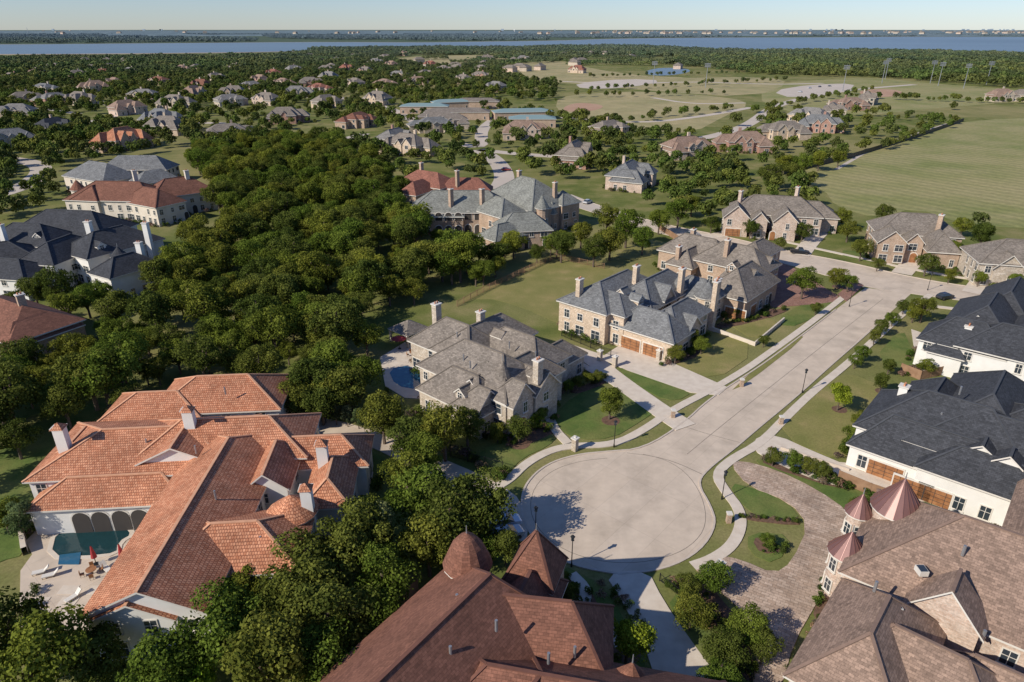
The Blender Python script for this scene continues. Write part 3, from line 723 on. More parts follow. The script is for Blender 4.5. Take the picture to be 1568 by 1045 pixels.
subs=[(70,142,'r_slate'),(85,160,'r_grey'),(178,134,'r_brown'),(148,140,'r_brown'),(245,130,'r_rust'),(222,152,'r_grey'),(310,138,'r_rust'),(298,150,'r_brown'),(385,138,'r_grey'),(352,162,'r_grey'),(400,130,'r_brown'),(435,134,'r_brown'),
(250,192,'r_slate'),(85,207,'r_dark'),(192,228,'r_terra'),(350,214,'r_tan'),(438,188,'r_tan'),(468,190,'r_brown'),(548,194,'r_rust'),(515,96,'r_grey'),(575,98,'r_grey'),(618,86,'r_brown'),(505,124,'r_grey'),(590,134,'r_brown'),(640,130,'r_brown'),(710,128,'r_tan'),(735,122,'r_tan'),(545,134,'r_tan'),(475,132,'r_tan'),
(665,202,'r_slate'),(690,196,'r_tan'),(625,236,'r_tan'),(605,226,'r_grey'),(800,212,'r_brown'),(930,208,'r_tan'),(878,252,'r_tan'),(960,285,'r_slate'),(1000,288,'r_slate'),(1048,240,'r_brown'),(1080,246,'r_tan'),(1140,232,'r_brown'),(1200,212,'r_tan'),(1250,202,'r_slate'),(1240,188,'r_grey'),(1272,178,'r_tan'),(1300,168,'r_brown'),(1325,160,'r_tan'),
(745,93,'r_tan'),(800,94,'r_grey'),(885,112,'r_red'),(1530,155,'r_brown'),(360,150,'r_tan'),(120,120,'r_tan'),(40,158,'r_tan'),(760,140,'r_grey'),(680,112,'r_tan'),(560,115,'r_tan'),(610,120,'r_grey'),(650,118,'r_tan'),(1565,155,'r_tan'),(20,225,'r_slate'),
(30,180,'r_grey'),(125,160,'r_tan'),(270,165,'r_tan'),(195,175,'r_brown'),(330,125,'r_tan'),(455,150,'r_grey'),(500,165,'r_tan'),(410,160,'r_tan'),(20,125,'r_tan'),(200,115,'r_grey'),(280,112,'r_brown'),(360,108,'r_tan'),(450,112,'r_grey'),(580,160,'r_tan'),(260,205,'r_tan'),
(530,110,'r_red'),(600,104,'r_brown'),(660,104,'r_red'),(490,142,'r_red'),(160,118,'r_red'),(60,118,'r_brown'),(420,118,'r_red'),(545,88,'r_tan'),(590,90,'r_tan')]
for u,v,r in subs:
    suburb(u,v,r,'w_brick' if (u,v)in[(438,188),(468,190),(1140,232)] else random.choice(W_))
h=House('school_building','teal','w_tan',shrubs=False,detail=False); MAT['teal_cap']=MAT['teal']
for u,v,L,hw,a in [(650,158,12,7,0),(690,152,10,6,20),(800,166,14,8,10),(815,176,8,8,0)]:
    h.wing(u,v,7.5,a,L,hw,5.5)
h.done(.5,5)
h=House('school_building','r_tan','w_tan',shrubs=False,detail=False)
for u,v,L,hw,a in [(700,165,16,8,0),(730,150,12,7,0),(670,172,8,6,0)]: h.wing(u,v,8,a,L,hw,5.5)
h.done(.5,5)
g=Geo()
for i in range(240):
    if i<120: u,v=random.uniform(0,1568),random.choice([random.uniform(49,56),random.uniform(84,112)])
    else: u,v=random.uniform(880,1568),random.uniform(50,55.5)
    if 1050<u and v>76: continue
    x,y,_=P(u,v); k=1+(y>3000)*1.2
    a=random.uniform(0,3); ex=(math.cos(a),math.sin(a)); ey=(-ex[1],ex[0]); hw=6*k;l=10*k;z=(16 if y>6500 else 0)
    mi=random.choice([0,0,2])
    g.box((x,y,z+3*k),ex,ey,l,hw,3*k,mi)
    T=lambda i,j,zz:(x+ex[0]*i+ey[0]*j,y+ex[1]*i+ey[1]*j,z+zz*k)
    g.add([T(-l-1,-hw-1,6),T(l+1,-hw-1,6),T(l+1,hw+1,6),T(-l-1,hw+1,6),T(-l+5,0,10),T(l-5,0,10)],[(0,1,5,4),(2,3,4,5),(1,2,5),(3,0,4)],1)
g.obj('distant_houses',[MAT['w_cream'],MAT['r_tan'],MAT['w_pink']])

# ------------------------------------------------------------------ trees
def leaf_mesh(name,r,hgt,nl,ls,lobes,mat,trunk=True,squash=.8,seed=0,flat=.6,lr=(.22,.40),sp=.74):
    R=np.random.default_rng(seed)
    cz=hgt-r*squash
    cs=[];rs=[]
    ax=R.uniform(.82,1.15,2)
    for i in range(lobes):
        d=R.normal(size=3); d/=np.linalg.norm(d); q=R.uniform(.35,1)**.7*sp*r
        c=d*q; c[0]*=ax[0]; c[1]*=ax[1]; c[2]*=squash; cs.append(c+np.array([0,0,cz])); rs.append(r*R.uniform(*lr))
    cs=np.array(cs); rs=np.array(rs); tone=R.uniform(0.05,.8,lobes)
    k=R.integers(0,lobes,nl*2); d=R.normal(size=(nl*2,3)); d/=np.linalg.norm(d,axis=1)[:,None]
    d[:,2]=np.where(d[:,2]<-.5,-d[:,2],d[:,2])
    rad_=rs[k]*R.uniform(.6,1.18,nl*2)
    p=cs[k]+d*rad_[:,None]*np.array([1,1,.85])
    dist=np.min(np.linalg.norm(p[:,None,:]-cs[None],axis=2)/rs[None],axis=1)
    keep=np.where(dist>.58)[0][:nl]
    p=p[keep];d=d[keep];k=k[keep]; n=len(p)
    nr=d+R.normal(size=(n,3))*flat; nr/=np.linalg.norm(nr,axis=1)[:,None]
    t=np.cross(nr,R.normal(size=(n,3))); t/=np.linalg.norm(t,axis=1)[:,None]; b=np.cross(nr,t)
    s=(ls*R.uniform(.55,1.3,n))[:,None]
    V=np.stack([p-t*s*.5,p-b*s*.36,p+t*s*.5,p+b*s*.36],1).reshape(-1,3)
    tn=np.clip(tone[k]+R.normal(size=n)*.2+(p[:,2]-cz)/r*.12,0,1)  # random clump tone, plus painted top shading: higher leaves lighter
    verts=V.tolist(); faces=[(4*i,4*i+1,4*i+2,4*i+3) for i in range(n)]; mi=[0]*n; tl=tn.tolist()
    if trunk:
        g=Geo(); g.cyl((0,0),r*.07,r*.045,-.2,cz,7,0)
        for i in range(8):
            c=cs[i%lobes]; z=hgt*R.uniform(.2,.42); g.beam((0,0,z),tuple(c),r*.04,r*.04,0)
        o=len(verts); verts+=g.v; faces+=[tuple(a+o for a in f) for f in g.f]; mi+=[1]*len(g.f); tl+=[0]*len(g.f)
    me=bpy.data.meshes.new(name); me.from_pydata(verts,[],faces); me.materials.append(mat); me.materials.append(BARK)
    me.polygons.foreach_set('material_index',mi)
    at=me.attributes.new('tone','FLOAT','FACE'); at.data.foreach_set('value',tl)
    return me
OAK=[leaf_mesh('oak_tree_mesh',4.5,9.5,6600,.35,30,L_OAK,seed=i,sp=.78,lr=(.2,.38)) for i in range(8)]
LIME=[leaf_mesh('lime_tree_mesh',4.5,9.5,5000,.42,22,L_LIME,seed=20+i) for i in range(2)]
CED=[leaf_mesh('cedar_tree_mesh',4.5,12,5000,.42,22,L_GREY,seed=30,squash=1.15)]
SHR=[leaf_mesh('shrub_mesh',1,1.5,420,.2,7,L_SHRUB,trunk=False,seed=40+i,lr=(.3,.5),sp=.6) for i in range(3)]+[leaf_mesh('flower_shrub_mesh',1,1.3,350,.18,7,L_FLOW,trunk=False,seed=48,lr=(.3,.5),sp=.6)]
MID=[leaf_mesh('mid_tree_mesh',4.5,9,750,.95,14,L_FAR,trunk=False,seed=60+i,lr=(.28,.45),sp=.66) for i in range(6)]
def patch(seed):
    R=random.Random(seed); V=[];Fs=[];tl=[]
    Rn=np.random.default_rng(seed)
    for i in range(46):
        x,y=R.uniform(-32,32),R.uniform(-32,32); r=R.uniform(3.2,6); h=R.uniform(6,12); tn=R.uniform(.05,.9)
        for j in range(46):
            d=Rn.normal(size=3); d/=np.linalg.norm(d); d[2]=abs(d[2])*1.0-.15
            p=np.array([x,y,h-r*.8])+d*r*np.array([1,1,.8])*Rn.uniform(.75,1.05)
            nr=d+Rn.normal(size=3)*.45; nr/=np.linalg.norm(nr); t=np.cross(nr,Rn.normal(size=3)); t/=np.linalg.norm(t); b=np.cross(nr,t); s=Rn.uniform(1.2,2.3)
            o=len(V); V+=[tuple(p-t*s*.6),tuple(p-b*s*.5),tuple(p+t*s*.6),tuple(p+b*s*.5)]; Fs.append((o,o+1,o+2,o+3)); tl.append(min(1,max(0,tn+R.gauss(0,.15))))
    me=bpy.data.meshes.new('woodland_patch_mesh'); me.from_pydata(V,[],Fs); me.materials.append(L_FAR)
    at=me.attributes.new('tone','FLOAT','FACE'); at.data.foreach_set('value',tl); return me
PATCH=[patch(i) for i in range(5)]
def blocked(x,y,m=0):
    for (cx,cy,ex,a,b,hw) in FOOT:
        dx,dy=x-cx,y-cy
        if abs(dx)>40 or abs(dy)>40: continue
        lx=dx*ex[0]+dy*ex[1]; ly=-dx*ex[1]+dy*ex[0]
        if a-m<lx<b+m and abs(ly)<hw+m: return True
    return False
SB=[(min(p[0] for p in s),max(p[0] for p in s),min(p[1] for p in s),max(p[1] for p in s),s) for s in SURF]
def onhard(x,y):
    for a,b,c,d,s in SB:
        if a<=x<=b and c<=y<=d and inpoly(x,y,s): return True
    return False
def instances(name,pts,meshes,child):
    groups=[[] for _ in meshes]
    for i,p in enumerate(pts): groups[random.randrange(len(meshes))].append(p)
    for gi,(gr,me) in enumerate(zip(groups,meshes)):
        if not gr: continue
        vs=[];fs=[]
        for (x,y,z,s) in gr:
            a=random.uniform(0,6.28); c,sn=math.cos(a)*s*.7071,math.sin(a)*s*.7071; o=len(vs)
            vs+=[(x+c,y+sn,z),(x-sn,y+c,z),(x-c,y-sn,z),(x+sn,y-c,z)]; fs.append((o,o+1,o+2,o+3))
        m=bpy.data.meshes.new(name); m.from_pydata(vs,[],fs)
        o=bpy.data.objects.new(name,m); scene.collection.objects.link(o)
        o.instance_type='FACES'; o.use_instance_faces_scale=True; o.instance_faces_scale=1
        o.show_instancer_for_render=False; o.show_instancer_for_viewport=False
        ch=bpy.data.objects.new(child,me); scene.collection.objects.link(ch); ch.parent=o
def scatter(poly,sp,prob=1.0,nz=None,margin=2.5,smin=.7,smax=1.2,hard=True):
    xs=[p[0] for p in poly]; ys=[p[1] for p in poly]; out=[]
    y=min(ys)
    while y<max(ys):
        x=min(xs)
        while x<max(xs):
            a=x+random.uniform(-.45,.45)*sp; b=y+random.uniform(-.45,.45)*sp
            x+=sp
            if random.random()>prob: continue
            if nz and (math.sin(a*nz+1.3)*math.cos(b*nz*.8)+math.sin(a*nz*2.3+b*nz*1.7)*.7)<-.35: continue
            if not inpoly(a,b,poly): continue
            if margin is not None and blocked(a,b,margin): continue
            if hard and onhard(a,b): continue
            out.append((a,b,0,smin+(smax-smin)*random.random()**1.3))
        y+=sp
    return out
def PZ(px,z): return [P(u,v,z)[:2] for u,v in px]
wood=[(300,222),(400,210),(500,212),(590,240),(625,300),(660,372),(740,378),(800,390),(770,404),(690,425),(630,445),(565,470),(530,540),(530,600),(565,645),(550,655),(440,612),(415,585),(330,550),(270,560),(190,600),(150,612),(90,625),(0,650),(-120,680),(-120,540),(60,525),(150,490),(200,455),(245,400),(330,345),(335,290),(290,240)]
pts=scatter(PZ(wood,5),5.7,.84,None,2.6,.5,1.3)
pts+=scatter(PZ([(600,345),(690,375),(740,382),(830,385),(870,392),(930,392),(905,372),(860,370),(760,372),(700,365),(640,345)],4),5,.8,None,2,.5,.95)
instances('woodland_trees',pts,OAK,'oak_tree_crown')
near=[(60,1010,5),(140,1005,4),(-20,980,5),(340,960,4.8),(250,1015,4.3),(305,905,2.8),(470,870,5),(545,830,4.6),(500,935,5),(410,1010,5),(585,880,4),(500,1010,4),(440,930,4),(575,940,3.5),(5,790,2.3),(380,900,3.2),
(650,690,4),(680,660,4.2),(715,648,3.2),(622,672,4),(585,635,4.2),(640,765,4.4),(690,785,5),(735,775,4.6),(690,835,3.2),(655,830,4),(560,790,3.6),(620,720,3.4),(775,835,2.4),(740,830,2.4),(490,610,4),(450,605,4),(530,590,4.6),(550,570,4),(510,550,5),
(935,612,3),(795,652,2.5),(828,632,1.6),(762,660,1.8),(1350,585,1.8),(1232,428,4),(1283,422,3),(1300,430,2.4),(1415,470,3),(1350,500,1.8),(1368,486,1.8),(1320,540,1.8),(1340,515,1.6),(1310,552,1.4),(1385,468,1.8),(1185,698,1.5),(1215,703,1.6),(1240,712,1.5),(1260,718,1.5),
(1095,880,2.4),(1060,930,2.6),(1110,990,2.4),(1150,955,2.6),(1170,990,2),(1055,895,1.6),(1100,1040,2.2),(1175,825,1),(1315,665,2.2),(1320,640,1.8),(1400,478,2),(1420,560,1.8),(1315,775,1.4),(1362,560,1.6),
(85,438,4.5),(50,440,4),(130,455,4),(20,470,3.6),(100,470,3.5),(150,445,3.5),(1040,320,5),(1010,335,4),(960,345,5.5),(930,330,5),(985,365,4),(910,378,4.5),(860,372,4.5),(935,365,5),(890,355,4),(1150,348,3),(1230,352,3),(1320,380,3),(1300,350,3.4),(1420,402,3),(1505,360,4),(1475,345,3),(1355,325,3.4),(1290,332,3.4),(1060,310,4),(1090,340,3),
(1060,515,2.2),(1075,525,2),(1035,540,2),(885,585,1.2),(900,580,1.2),(915,575,1.3),(870,592,1.2),(1180,265,5),(1230,250,5),(1215,262,5),(1255,245,4),(1285,240,4),(1200,250,4),(560,515,3.4),(870,560,1.4),(1460,380,3),
(-90,700,5),(-60,650,5),(-120,760,5),(20,665,3.5),(865,905,1.6),(890,985,1.8),(1250,470,1.6),(1455,420,2),(1555,430,2.4),(1195,372,2),(1345,402,2),(1500,425,2),(1130,478,1.4),(1170,520,1.4)]
def tree(u,v,r,meshes=OAK,name='oak_tree',tall=1):
    h=r*2.1*tall; x,y,_=P(u,v,h*.62); s=r/4.5
    o=bpy.data.objects.new(name,random.choice(meshes)); scene.collection.objects.link(o)
    o.location=(x,y,0); o.scale=(s*random.uniform(.92,1.08),s,s*random.uniform(.92,1.1)*tall); o.rotation_euler=(0,0,random.uniform(0,6.28))
for u,v,r in near: tree(u,v,r,OAK)
for u,v,r in [(1287,605,2.4),(962,978,2.9),(480,1010,3),(300,1035,3),(820,640,1.3)]: tree(u,v,r,LIME,'elm_tree')
for u,v,r in [(570,820,3.6),(30,800,2.2),(680,810,3)]: tree(u,v,r,CED,'cedar_tree')
for i in range(9): tree(480+i*17,628+i*3,1.3,CED,'cypress_tree',1.3)

sub_poly=[(-80,125),(300,112),(620,90),(760,100),(860,128),(850,150),(860,180),(1000,205),(1080,210),(1180,170),(1330,140),(1460,165),(1460,185),(1400,205),(1290,240),(1195,262),(1260,300),(1290,330),(1100,352),(950,325),(860,298),(760,290),(600,240),(500,212),(300,222),(80,260),(-80,300)]
mid=scatter(W2(sub_poly),10,.75,.021,1.5,.4,1.15)
mid+=scatter(W2([(-80,112),(300,104),(620,90),(760,100),(860,128),(700,150),(400,160),(-80,190)]),10,.6,None,1.5,.5,1.1)
mid+=scatter(W2([(-150,240),(80,260),(90,300),(60,330),(-150,380)]),8,.7,None,2,.6,1.1)
mid+=scatter(W2([(-80,190),(300,195),(300,222),(100,262),(-80,260)]),8.5,.6,None,2,.6,1.2)
mid+=scatter(W2([(860,240),(1290,215),(1260,300),(1290,330),(1100,350),(950,325)]),11,.5,None,2,.5,1.05)
mid+=scatter(W2([(1450,330),(1700,350),(1700,420),(1540,400)]),12,.35,None,2,.6,1)
mid+=scatter(W2([(1190,262),(1330,225),(1330,235),(1200,275)]),8,.9,None,1,.6,.95,hard=False)
mid+=scatter(W2([(300,222),(500,212),(600,240),(640,290),(560,240),(420,235),(300,245)]),8,.8,None,2,.7,1.2)
for a,b,n in [((870,200),(1120,168),26),((900,140),(1200,125),30),((1150,175),(1330,140),26),((1340,232),(1460,190),16),((870,225),(1060,205),16),((1290,150),(1560,160),30),((890,150),(1100,145),14),((900,120),(1180,112),30)]:
    for i in range(n):
        t=i/(n-1); x,y,_=P(a[0]+(b[0]-a[0])*t,a[1]+(b[1]-a[1])*t); mid.append((x+random.uniform(-5,5),y+random.uniform(-5,5),0,random.uniform(.45,.85)))
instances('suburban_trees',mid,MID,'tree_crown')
far=[]
for px in [[(-300,90),(0,92),(200,91),(430,88),(500,77),(640,75),(760,75),(900,72),(1000,74),(1100,80),(1060,88),(900,86),(780,88),(640,84),(470,104),(300,112),(200,120),(-80,130),(-400,140)],
           [(1050,80),(1300,80),(1450,82),(1568,86),(1900,86),(1900,150),(1568,136),(1480,128),(1330,118),(1180,114),(1070,108),(1040,95)]]:
    far+=scatter(W2(px),50,1,None,None,.85,1.15)
far+=scatter(W2([(620,90),(900,86),(1050,88),(1040,104),(880,100),(700,108)]),60,.5,None,None,.6,1,hard=False)
far+=scatter(W2([(-80,125),(300,112),(620,90),(860,128),(600,140),(300,125),(-80,140)]),60,.3,None,None,.4,.8)
fz=[]
for px in [[(-300,69),(130,67),(500,64),(700,64),(860,62),(930,59),(1250,57),(1568,56),(1900,56),(1900,53.5),(900,54),(-300,54)]]:
    fz+=[(x,y,0,s*1.6) for x,y,_,s in scatter(W2(px),110,.8,.0011,None,.7,1.25,hard=False)]
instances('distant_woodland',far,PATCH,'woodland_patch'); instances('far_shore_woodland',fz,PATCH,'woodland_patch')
sh=[(x,y,.1,s) for x,y,s in SHRUB if not onhard(x,y) and not blocked(x,y,-.3)]
def row(px,n,s0,s1,j=.6):
    w=W2(px); out=[]
    for i in range(n):
        t=random.random()*(len(w)-1); k=int(t); f=t-k
        a,b=w[k],w[min(k+1,len(w)-1)]
        out.append((a[0]+(b[0]-a[0])*f+random.uniform(-j,j),a[1]+(b[1]-a[1])*f+random.uniform(-j,j),.1,random.uniform(s0,s1)))
    return out
sh+=row([(770,680),(800,655),(850,660)],26,.4,.9,1.2)+row([(875,600),(930,578)],16,.5,1)+row([(1132,792),(1226,800)],30,.3,.45,.3)+row([(1170,708),(1300,748)],34,.5,1,1)
sh+=row([(1245,930),(1300,868)],26,.3,.7,.8)+row([(1025,890),(1090,945),(1150,1040)],44,.4,1,1.4)+row([(870,890),(905,930),(880,960)],30,.4,1,1.5)+row([(1160,840),(1200,842)],12,.3,.7,.8)
sh+=row([(1015,560),(1070,535)],20,.5,1.1,1)+row([(1100,502),(1200,476)],24,.4,.9,.7)+row([(930,900),(960,930),(1000,990)],20,.3,.7,1)+row([(700,690),(740,715),(770,735)],18,.5,1.2,1)
sh+=row([(40,820),(80,790)],12,.5,1,1)+row([(1330,745),(1330,770)],6,.5,1,.5)+row([(1385,400),(1480,415)],16,.5,1,1)+row([(1100,345),(1260,350)],20,.5,1,1)
sh+=row([(1300,720),(1340,690)],10,.5,1,.6)+row([(1380,575),(1420,560)],10,.5,.9,.6)+row([(680,690),(640,640),(700,640),(760,665)],40,.6,1.4,1.5)
sh+=row([(590,605),(600,640),(650,640)],12,.5,1,1)+row([(60,900),(30,960)],8,.5,.9,1)+row([(160,960),(220,880)],12,.4,.8,.8)+row([(1180,690),(1300,738)],20,.3,.6,.6)
instances('garden_shrubs',sh,SHR,'shrub')

# ------------------------------------------------------------------ pools, patios, furniture
slab('villa_patio',W2([(32,875),(50,850),(40,830),(75,792),(235,788),(230,830),(215,880),(180,940),(150,965),(30,965)]),.12,'concrete',0)
ribbon('pool_coping',[(74,855),(84,815),(130,806),(195,806),(206,820),(185,832),(182,850),(130,856)],.6,.2,'walk',closed=True,it=1)
slab('swimming_pool',W2([(74,855),(84,815),(130,806),(195,806),(206,820),(185,832),(182,850),(130,856)]),.16,'pool',1)
slab('spa_pool',W2([(92,852),(125,848),(122,866),(90,866)]),.24,'poolblue',0)
slab('manor_patio',W2([(582,548),(620,525),(672,545),(690,575),(660,612),(620,610),(590,592)]),.12,'walk',0)
slab('swimming_pool',W2([(594,566),(630,560),(652,578),(642,598),(606,592)]),.16,'poolblue',1)
slab('swimming_pool',W2([(1040,408),(1062,404),(1068,412),(1046,416)]),.15,'poolblue',1)
for i in range(9):
    x,y,_=P(60+ (i%3)*45,905+(i//3)*18); slab('stepping_stone',[(x-1,y-.7),(x+1,y-.7),(x+1,y+.7),(x-1,y+.7)],.17,'walk',0)
def umbrella(u,v,mat,closed=False):
    x,y,_=P(u,v); g=Geo(); g.cyl((x,y),.05,.05,.1,3,8,0)
    if closed: g.cyl((x,y),.35,.08,1.2,2.9,10,1)
    else: g.cyl((x,y),1.6,0,2.4,3.1,8,1)
    g.cyl((x,y),.35,.35,.1,.2,12,0); g.obj('patio_umbrella',[MAT['metal'],mat])
redf=m_plain('red_canvas',(.35,.03,.03),.8)
umbrella(148,865,redf,True); umbrella(190,862,redf,True); umbrella(612,535,redf)
def lounger(u,v,a):
    x,y,_=P(u,v); ex=(math.cos(a),math.sin(a)); ey=(-ex[1],ex[0]); g=Geo()
    g.box((x,y,.42),ex,ey,.65,.32,.06,0)
    g.beam((x+ex[0]*.65,y+ex[1]*.65,.45),(x+ex[0]*1.2,y+ex[1]*1.2,.95),.64,.1,0)
    for i in (-.55,.6):
        for j in (-.27,.27): g.cyl((x+ex[0]*i+ey[0]*j,y+ex[1]*i+ey[1]*j),.03,.03,.1,.4,6,1)
    g.obj('sun_lounger',[MAT['trim'],MAT['metal']])
for u,v,a in [(60,880,.4),(75,885,.4),(165,875,2.5),(225,800,1.6),(110,920,1)]: lounger(u,v,a)
def table(u,v):
    x,y,_=P(u,v); g=Geo(); g.cyl((x,y),.06,.06,.1,.8,8,1); g.cyl((x,y),.6,.6,.8,.86,16,0)
    for k in range(4):
        a=k*1.57+.5; cx,cy=x+math.cos(a)*1.0,y+math.sin(a)*1.0; e=(math.cos(a),math.sin(a)); n=(-e[1],e[0])
        g.box((cx,cy,.52),e,n,.22,.22,.03,0); g.box((cx+e[0]*.22,cy+e[1]*.22,.78),e,n,.025,.22,.24,0)
        for i in (-.18,.18):
            for j in (-.18,.18): g.cyl((cx+e[0]*i+n[0]*j,cy+e[1]*i+n[1]*j),.02,.02,.1,.5,5,1)
    g.obj('patio_table',[MAT['door'],MAT['metal']])
table(142,880); table(210,765); table(632,545)
h=House('garden_pavilion','r_tan','w_cream',shrubs=False)
c=P(625,494,4.2); ar=rad(RA); ex=(math.cos(ar),math.sin(ar)); ey=(-ex[1],ex[0])
h.roof.cyl(c,4.4,0,3.0,4.8,4,0,rot=ar+rad(45)); h.ext.cyl(c,4.35,4.35,2.75,2.997,4,0,rot=ar+rad(45))
for i in (-2.7,2.7):
    for j in (-2.7,2.7): h.walls.box((c[0]+ex[0]*i+ey[0]*j,c[1]+ex[1]*i+ey[1]*j,1.4),ex,ey,.22,.22,1.4)
h.done()
def car(u,v,ang,col,pickup=False,name='parked_car'):
    x,y,_=P(u,v); a=rad(ang); ex=(math.cos(a),math.sin(a)); ey=(-ex[1],ex[0]); zb=.15
    paint=m_plain('car_paint',col,.25,.3); L=5.4 if pickup else 4.6
    def T(i,j,z): return (x+ex[0]*i+ey[0]*j,y+ex[1]*i+ey[1]*j,z+zb)
    def loft(st,m):
        vs=[];fs=[]
        for (i,w0,z0,w1,z1) in st: vs+=[T(i,-w0,z0),T(i,w0,z0),T(i,w1,z1),T(i,-w1,z1)]
        for k in range(len(st)-1):
            o=4*k
            for q in range(4): fs.append((o+q,o+4+q,o+4+(q+1)%4,o+(q+1)%4))
        fs+=[(3,2,1,0),tuple(4*(len(st)-1)+i for i in range(4))]
        g.add(vs,fs,m)
    g=Geo(); h2=L/2
    loft([(-h2,.8,.45,.78,.8),(-h2+.15,.9,.3,.86,.95),(-h2+1,.92,.28,.88,1.0),(h2-1.3,.92,.28,.88,.98),(h2-.3,.9,.3,.84,.82),(h2,.75,.4,.72,.65)],0)
    if pickup:
        loft([(-.5,.86,.99,.75,1.0),(-.4,.86,.99,.72,1.65),(.7,.86,.99,.70,1.65),(1.35,.86,.97,.72,1.0)],1); loft([(-.38,.70,1.66,.66,1.72),(.68,.69,1.66,.64,1.72)],0)
        loft([(-2.5,.72,1.0,.72,1.02),(-.6,.72,1.0,.72,1.02)],2)
    else:
        loft([(-2.0,.86,.99,.74,1.0),(-1.4,.86,.99,.68,1.42),(.4,.86,.99,.68,1.44),(1.2,.86,.97,.74,.99)],1); loft([(-1.35,.66,1.43,.62,1.5),(.35,.66,1.45,.62,1.5)],0)
    for i in (-h2+.9,h2-.95):
        for j in (-.88,.88):
            vs=[];n=14
            for s in (-.11,.11):
                for k in range(n): vs.append(T(i+.34*math.cos(6.283*k/n),j+s,.34+.34*math.sin(6.283*k/n)-.15))
            g.add(vs,[tuple(range(n)),tuple(range(2*n-1,n-1,-1))]+[(k,k+n,(k+1)%n+n,(k+1)%n) for k in range(n)],2)
    g.obj(name,[paint,MAT['glass'],MAT['dark']])
car(1224,389,-15,(.02,.022,.03),True,'pickup_truck'); car(772,806,20,(.55,.6,.66)); car(776,824,25,(.5,.5,.5))
for u,v,c in [(1446,458,(.05,.05,.06)),(1265,352,(.4,.4,.42)),(1060,362,(.5,.5,.5)),(900,312,(.6,.6,.6)),(775,262,(.3,.05,.05)),(1240,136,(.7,.7,.7)),(1255,134,(.1,.1,.15)),(1225,142,(.6,.6,.6)),(1270,133,(.3,.3,.3))]: car(u,v,random.uniform(0,180),c)
def lamp(u,v):
    x,y,_=P(u,v); g=Geo(); g.cyl((x,y),.12,.12,0,.5,10,0); g.cyl((x,y),.07,.05,.5,4.0,10,0); g.cyl((x,y),.1,.22,4.0,4.15,8,0); g.cyl((x,y),.16,.24,4.15,4.65,6,1); g.cyl((x,y),.32,0,4.65,5.0,6,0)
    g.obj('street_lamp',[MAT['metal'],MAT['glass']])
for u,v in [(820,822),(1228,602),(1105,765),(875,868),(940,685),(1420,445),(1300,470)]: lamp(u,v)
def mast(u,v,h=26):
    x,y,_=P(u,v); g=Geo(); g.cyl((x,y),.45,.2,0,h,8,0)
    for k in range(3): g.box((x,y,h-1-k*1.5),(1,0),(0,1),3.2,.35,.45,1)
    g.obj('floodlight_mast',[MAT['lead'],MAT['lead']])
for u,v in [(1424,128),(1436,132),(1350,128),(1355,122),(1475,136),(1000,130),(1080,135),(1510,130),(1290,140)]: mast(u,v)
x,y,_=P(788,52); g=Geo(); g.cyl((x,y),4,3,0,38,12,0); g.cyl((x,y),3,14,38,43,16,0); g.cyl((x,y),14,14,43,50,16,0); g.cyl((x,y),14,0,50,55,16,0); g.obj('water_tower',[MAT['w_white']])
for u,h in [(44,75),(1140,60)]:
    x,y,_=P(u,54); g=Geo(); g.beam((x,y,0),(x,y,h),3,3,0); g.beam((x,y,h*.6),(x+8,y,h*.6),1.5,1.5,0); g.obj('radio_mast',[MAT['lead']])
g=Geo()
for i in range(26):
    u=random.choice([random.uniform(1180,1300),random.uniform(1480,1560),random.uniform(0,1568)]); x,y,_=P(u,47.6)
    g.box((x,y,30),(1,0),(0,1),random.uniform(15,60),20,random.uniform(18,36),0)
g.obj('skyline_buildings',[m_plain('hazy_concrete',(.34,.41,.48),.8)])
def fence(px,hgt,mat,gap,solid=False,name='iron_fence'):
    w=W2(px); g=Geo()
    for a,b in zip(w[:-1],w[1:]):
        l=math.hypot(b[0]-a[0],b[1]-a[1]); e=((b[0]-a[0])/l,(b[1]-a[1])/l); n=(-e[1],e[0]); k=max(1,int(l/gap))
        for i in range(k+1):
            t=i/k; g.box((a[0]+(b[0]-a[0])*t,a[1]+(b[1]-a[1])*t,hgt/2),e,n,.05 if not solid else .07,.05,hgt/2+.04,0)
        if solid: 
            m=((a[0]+b[0])/2,(a[1]+b[1])/2,hgt/2); g.box(m,e,n,l/2,.025,hgt/2,0)
        else:
            for z in (hgt*.15,hgt*.9): g.beam((a[0],a[1],z),(b[0],b[1],z),.04,.05,0)
            j=int(l/.22) if l<60 else int(l/.6)
            for i in range(j):
                t=i/j; g.box((a[0]+(b[0]-a[0])*t,a[1]+(b[1]-a[1])*t,hgt/2),e,n,.014,.014,hgt/2,0,False)
    g.obj(name,[MAT[mat]])
fence([(700,470),(740,448),(850,396),(925,412)],1.6,'wood',2.5,name='rail_fence')
fence([(600,700),(605,790)],1.8,'iron',2.5); fence([(690,700),(770,722)],1.8,'iron',2.5); fence([(620,770),(660,815)],1.8,'iron',2.5)
fence([(1282,738),(1330,758),(1400,782)],2.0,'wood',2.5,True,'wooden_fence'); fence([(860,515),(920,540),(935,545)],1.5,'iron',2.5)
fence([(1378,570),(1408,582),(1440,575)],1.9,'wood',2.5,True,'wooden_fence'); fence([(1010,352),(1040,372)],1.9,'wood',2.5,True,'wooden_fence')
fence([(1200,268),(1300,243),(1400,212),(1475,186)],2.2,'iron',3,True); fence([(1150,1045),(1080,945),(1010,890)],1.2,'iron',2.5); fence([(560,990),(640,905)],1.9,'wood',2.5,True,'wooden_fence')
fence([(690,690),(620,640),(560,640),(430,600)],1.8,'iron',2.5)
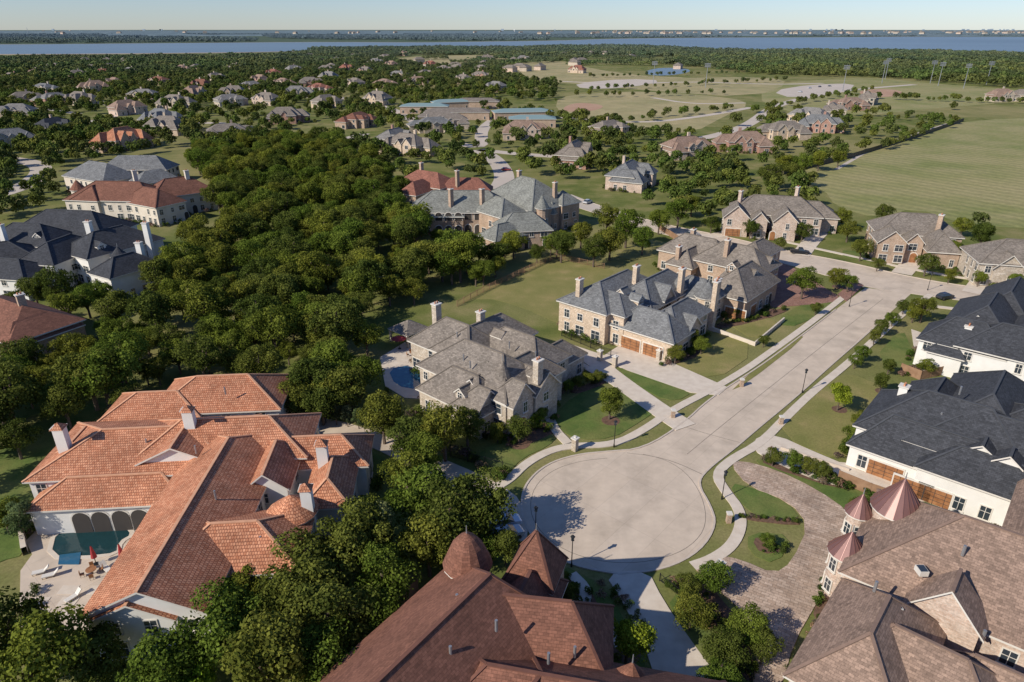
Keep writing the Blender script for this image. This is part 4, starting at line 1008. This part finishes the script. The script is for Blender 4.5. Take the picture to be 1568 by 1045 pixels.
def pier(u,v,h=2.2,w=.4):
    x,y,_=P(u,v); a=rad(RA); ex=(math.cos(a),math.sin(a)); ey=(-ex[1],ex[0]); g=Geo(); g.box((x,y,h/2),ex,ey,w,w,h/2,0); g.box((x,y,h+.08),ex,ey,w+.12,w+.12,.09,1); g.cyl((x,y),.2,0,h+.17,h+.6,8,1)
    g.obj('gate_pier',[MAT['w_cream'],MAT['trim']])
for u,v in [(941,562),(918,553),(1008,552),(945,526),(880,690),(1085,895),(1100,885)]: pier(u,v)
ribbon('retaining_wall',[(1085,505),(1155,530),(1200,492)],.35,.9,'walk',it=0)
ribbon('retaining_wall',[(40,850),(35,820),(75,790)],.6,1.2,'walk',it=0)
ribbon('retaining_wall',[(1300,722),(1240,702),(1195,688)],.3,.5,'kerb',it=0)
ribbon('garden_wall',[(1385,570),(1415,580)],.4,1.2,'redpaver',it=0)
def mailbox(u,v):
    x,y,_=P(u,v); g=Geo(); g.box((x,y,.7),(1,0),(0,1),.3,.3,.7,0); g.box((x,y,1.5),(1,0),(0,1),.36,.36,.1,1); g.obj('brick_mailbox',[MAT['w_tan'],MAT['trim']])
for u,v in [(1030,640),(1115,800),(1195,650),(1135,592)]: mailbox(u,v)

# ------------------------------------------------------------------ light, sky, camera
SAZ=33; SEL=34
sun=bpy.data.lights.new('sun','SUN'); sun.energy=5.0; sun.angle=rad(.5); sun.color=(1,.935,.83)
so=bpy.data.objects.new('sun',sun); scene.collection.objects.link(so)
from mathutils import Vector
dv=Vector((math.cos(rad(SAZ))*math.cos(rad(SEL)),math.sin(rad(SAZ))*math.cos(rad(SEL)),-math.sin(rad(SEL))))
so.rotation_euler=dv.to_track_quat('-Z','Y').to_euler()
w=bpy.data.worlds.new('World'); scene.world=w; w.use_nodes=True; nt=w.node_tree
sky=nt.nodes.new('ShaderNodeTexSky'); sky.sky_type='NISHITA'; sky.sun_disc=False
sky.sun_elevation=rad(SEL); sv=-dv; sky.sun_rotation=math.atan2(sv.x,sv.y)
sky.air_density=1.0; sky.dust_density=.1; sky.ozone_density=2.0
tint=mixc(nt,1.0,sky.outputs[0],(.76,.90,1.26),'MULTIPLY')
nt.links.new(tint,nt.nodes['Background'].inputs[0]); nt.nodes['Background'].inputs[1].default_value=.095
cam=bpy.data.cameras.new('camera'); co=bpy.data.objects.new('camera',cam); scene.collection.objects.link(co)
cam.sensor_width=36; cam.lens=24; cam.clip_start=.5; cam.clip_end=80000
co.location=(0,0,CAMH); co.rotation_euler=(math.pi/2-PITCH,0,0); scene.camera=co
scene.view_settings.view_transform='Standard'; scene.view_settings.look='None'; scene.view_settings.exposure=0
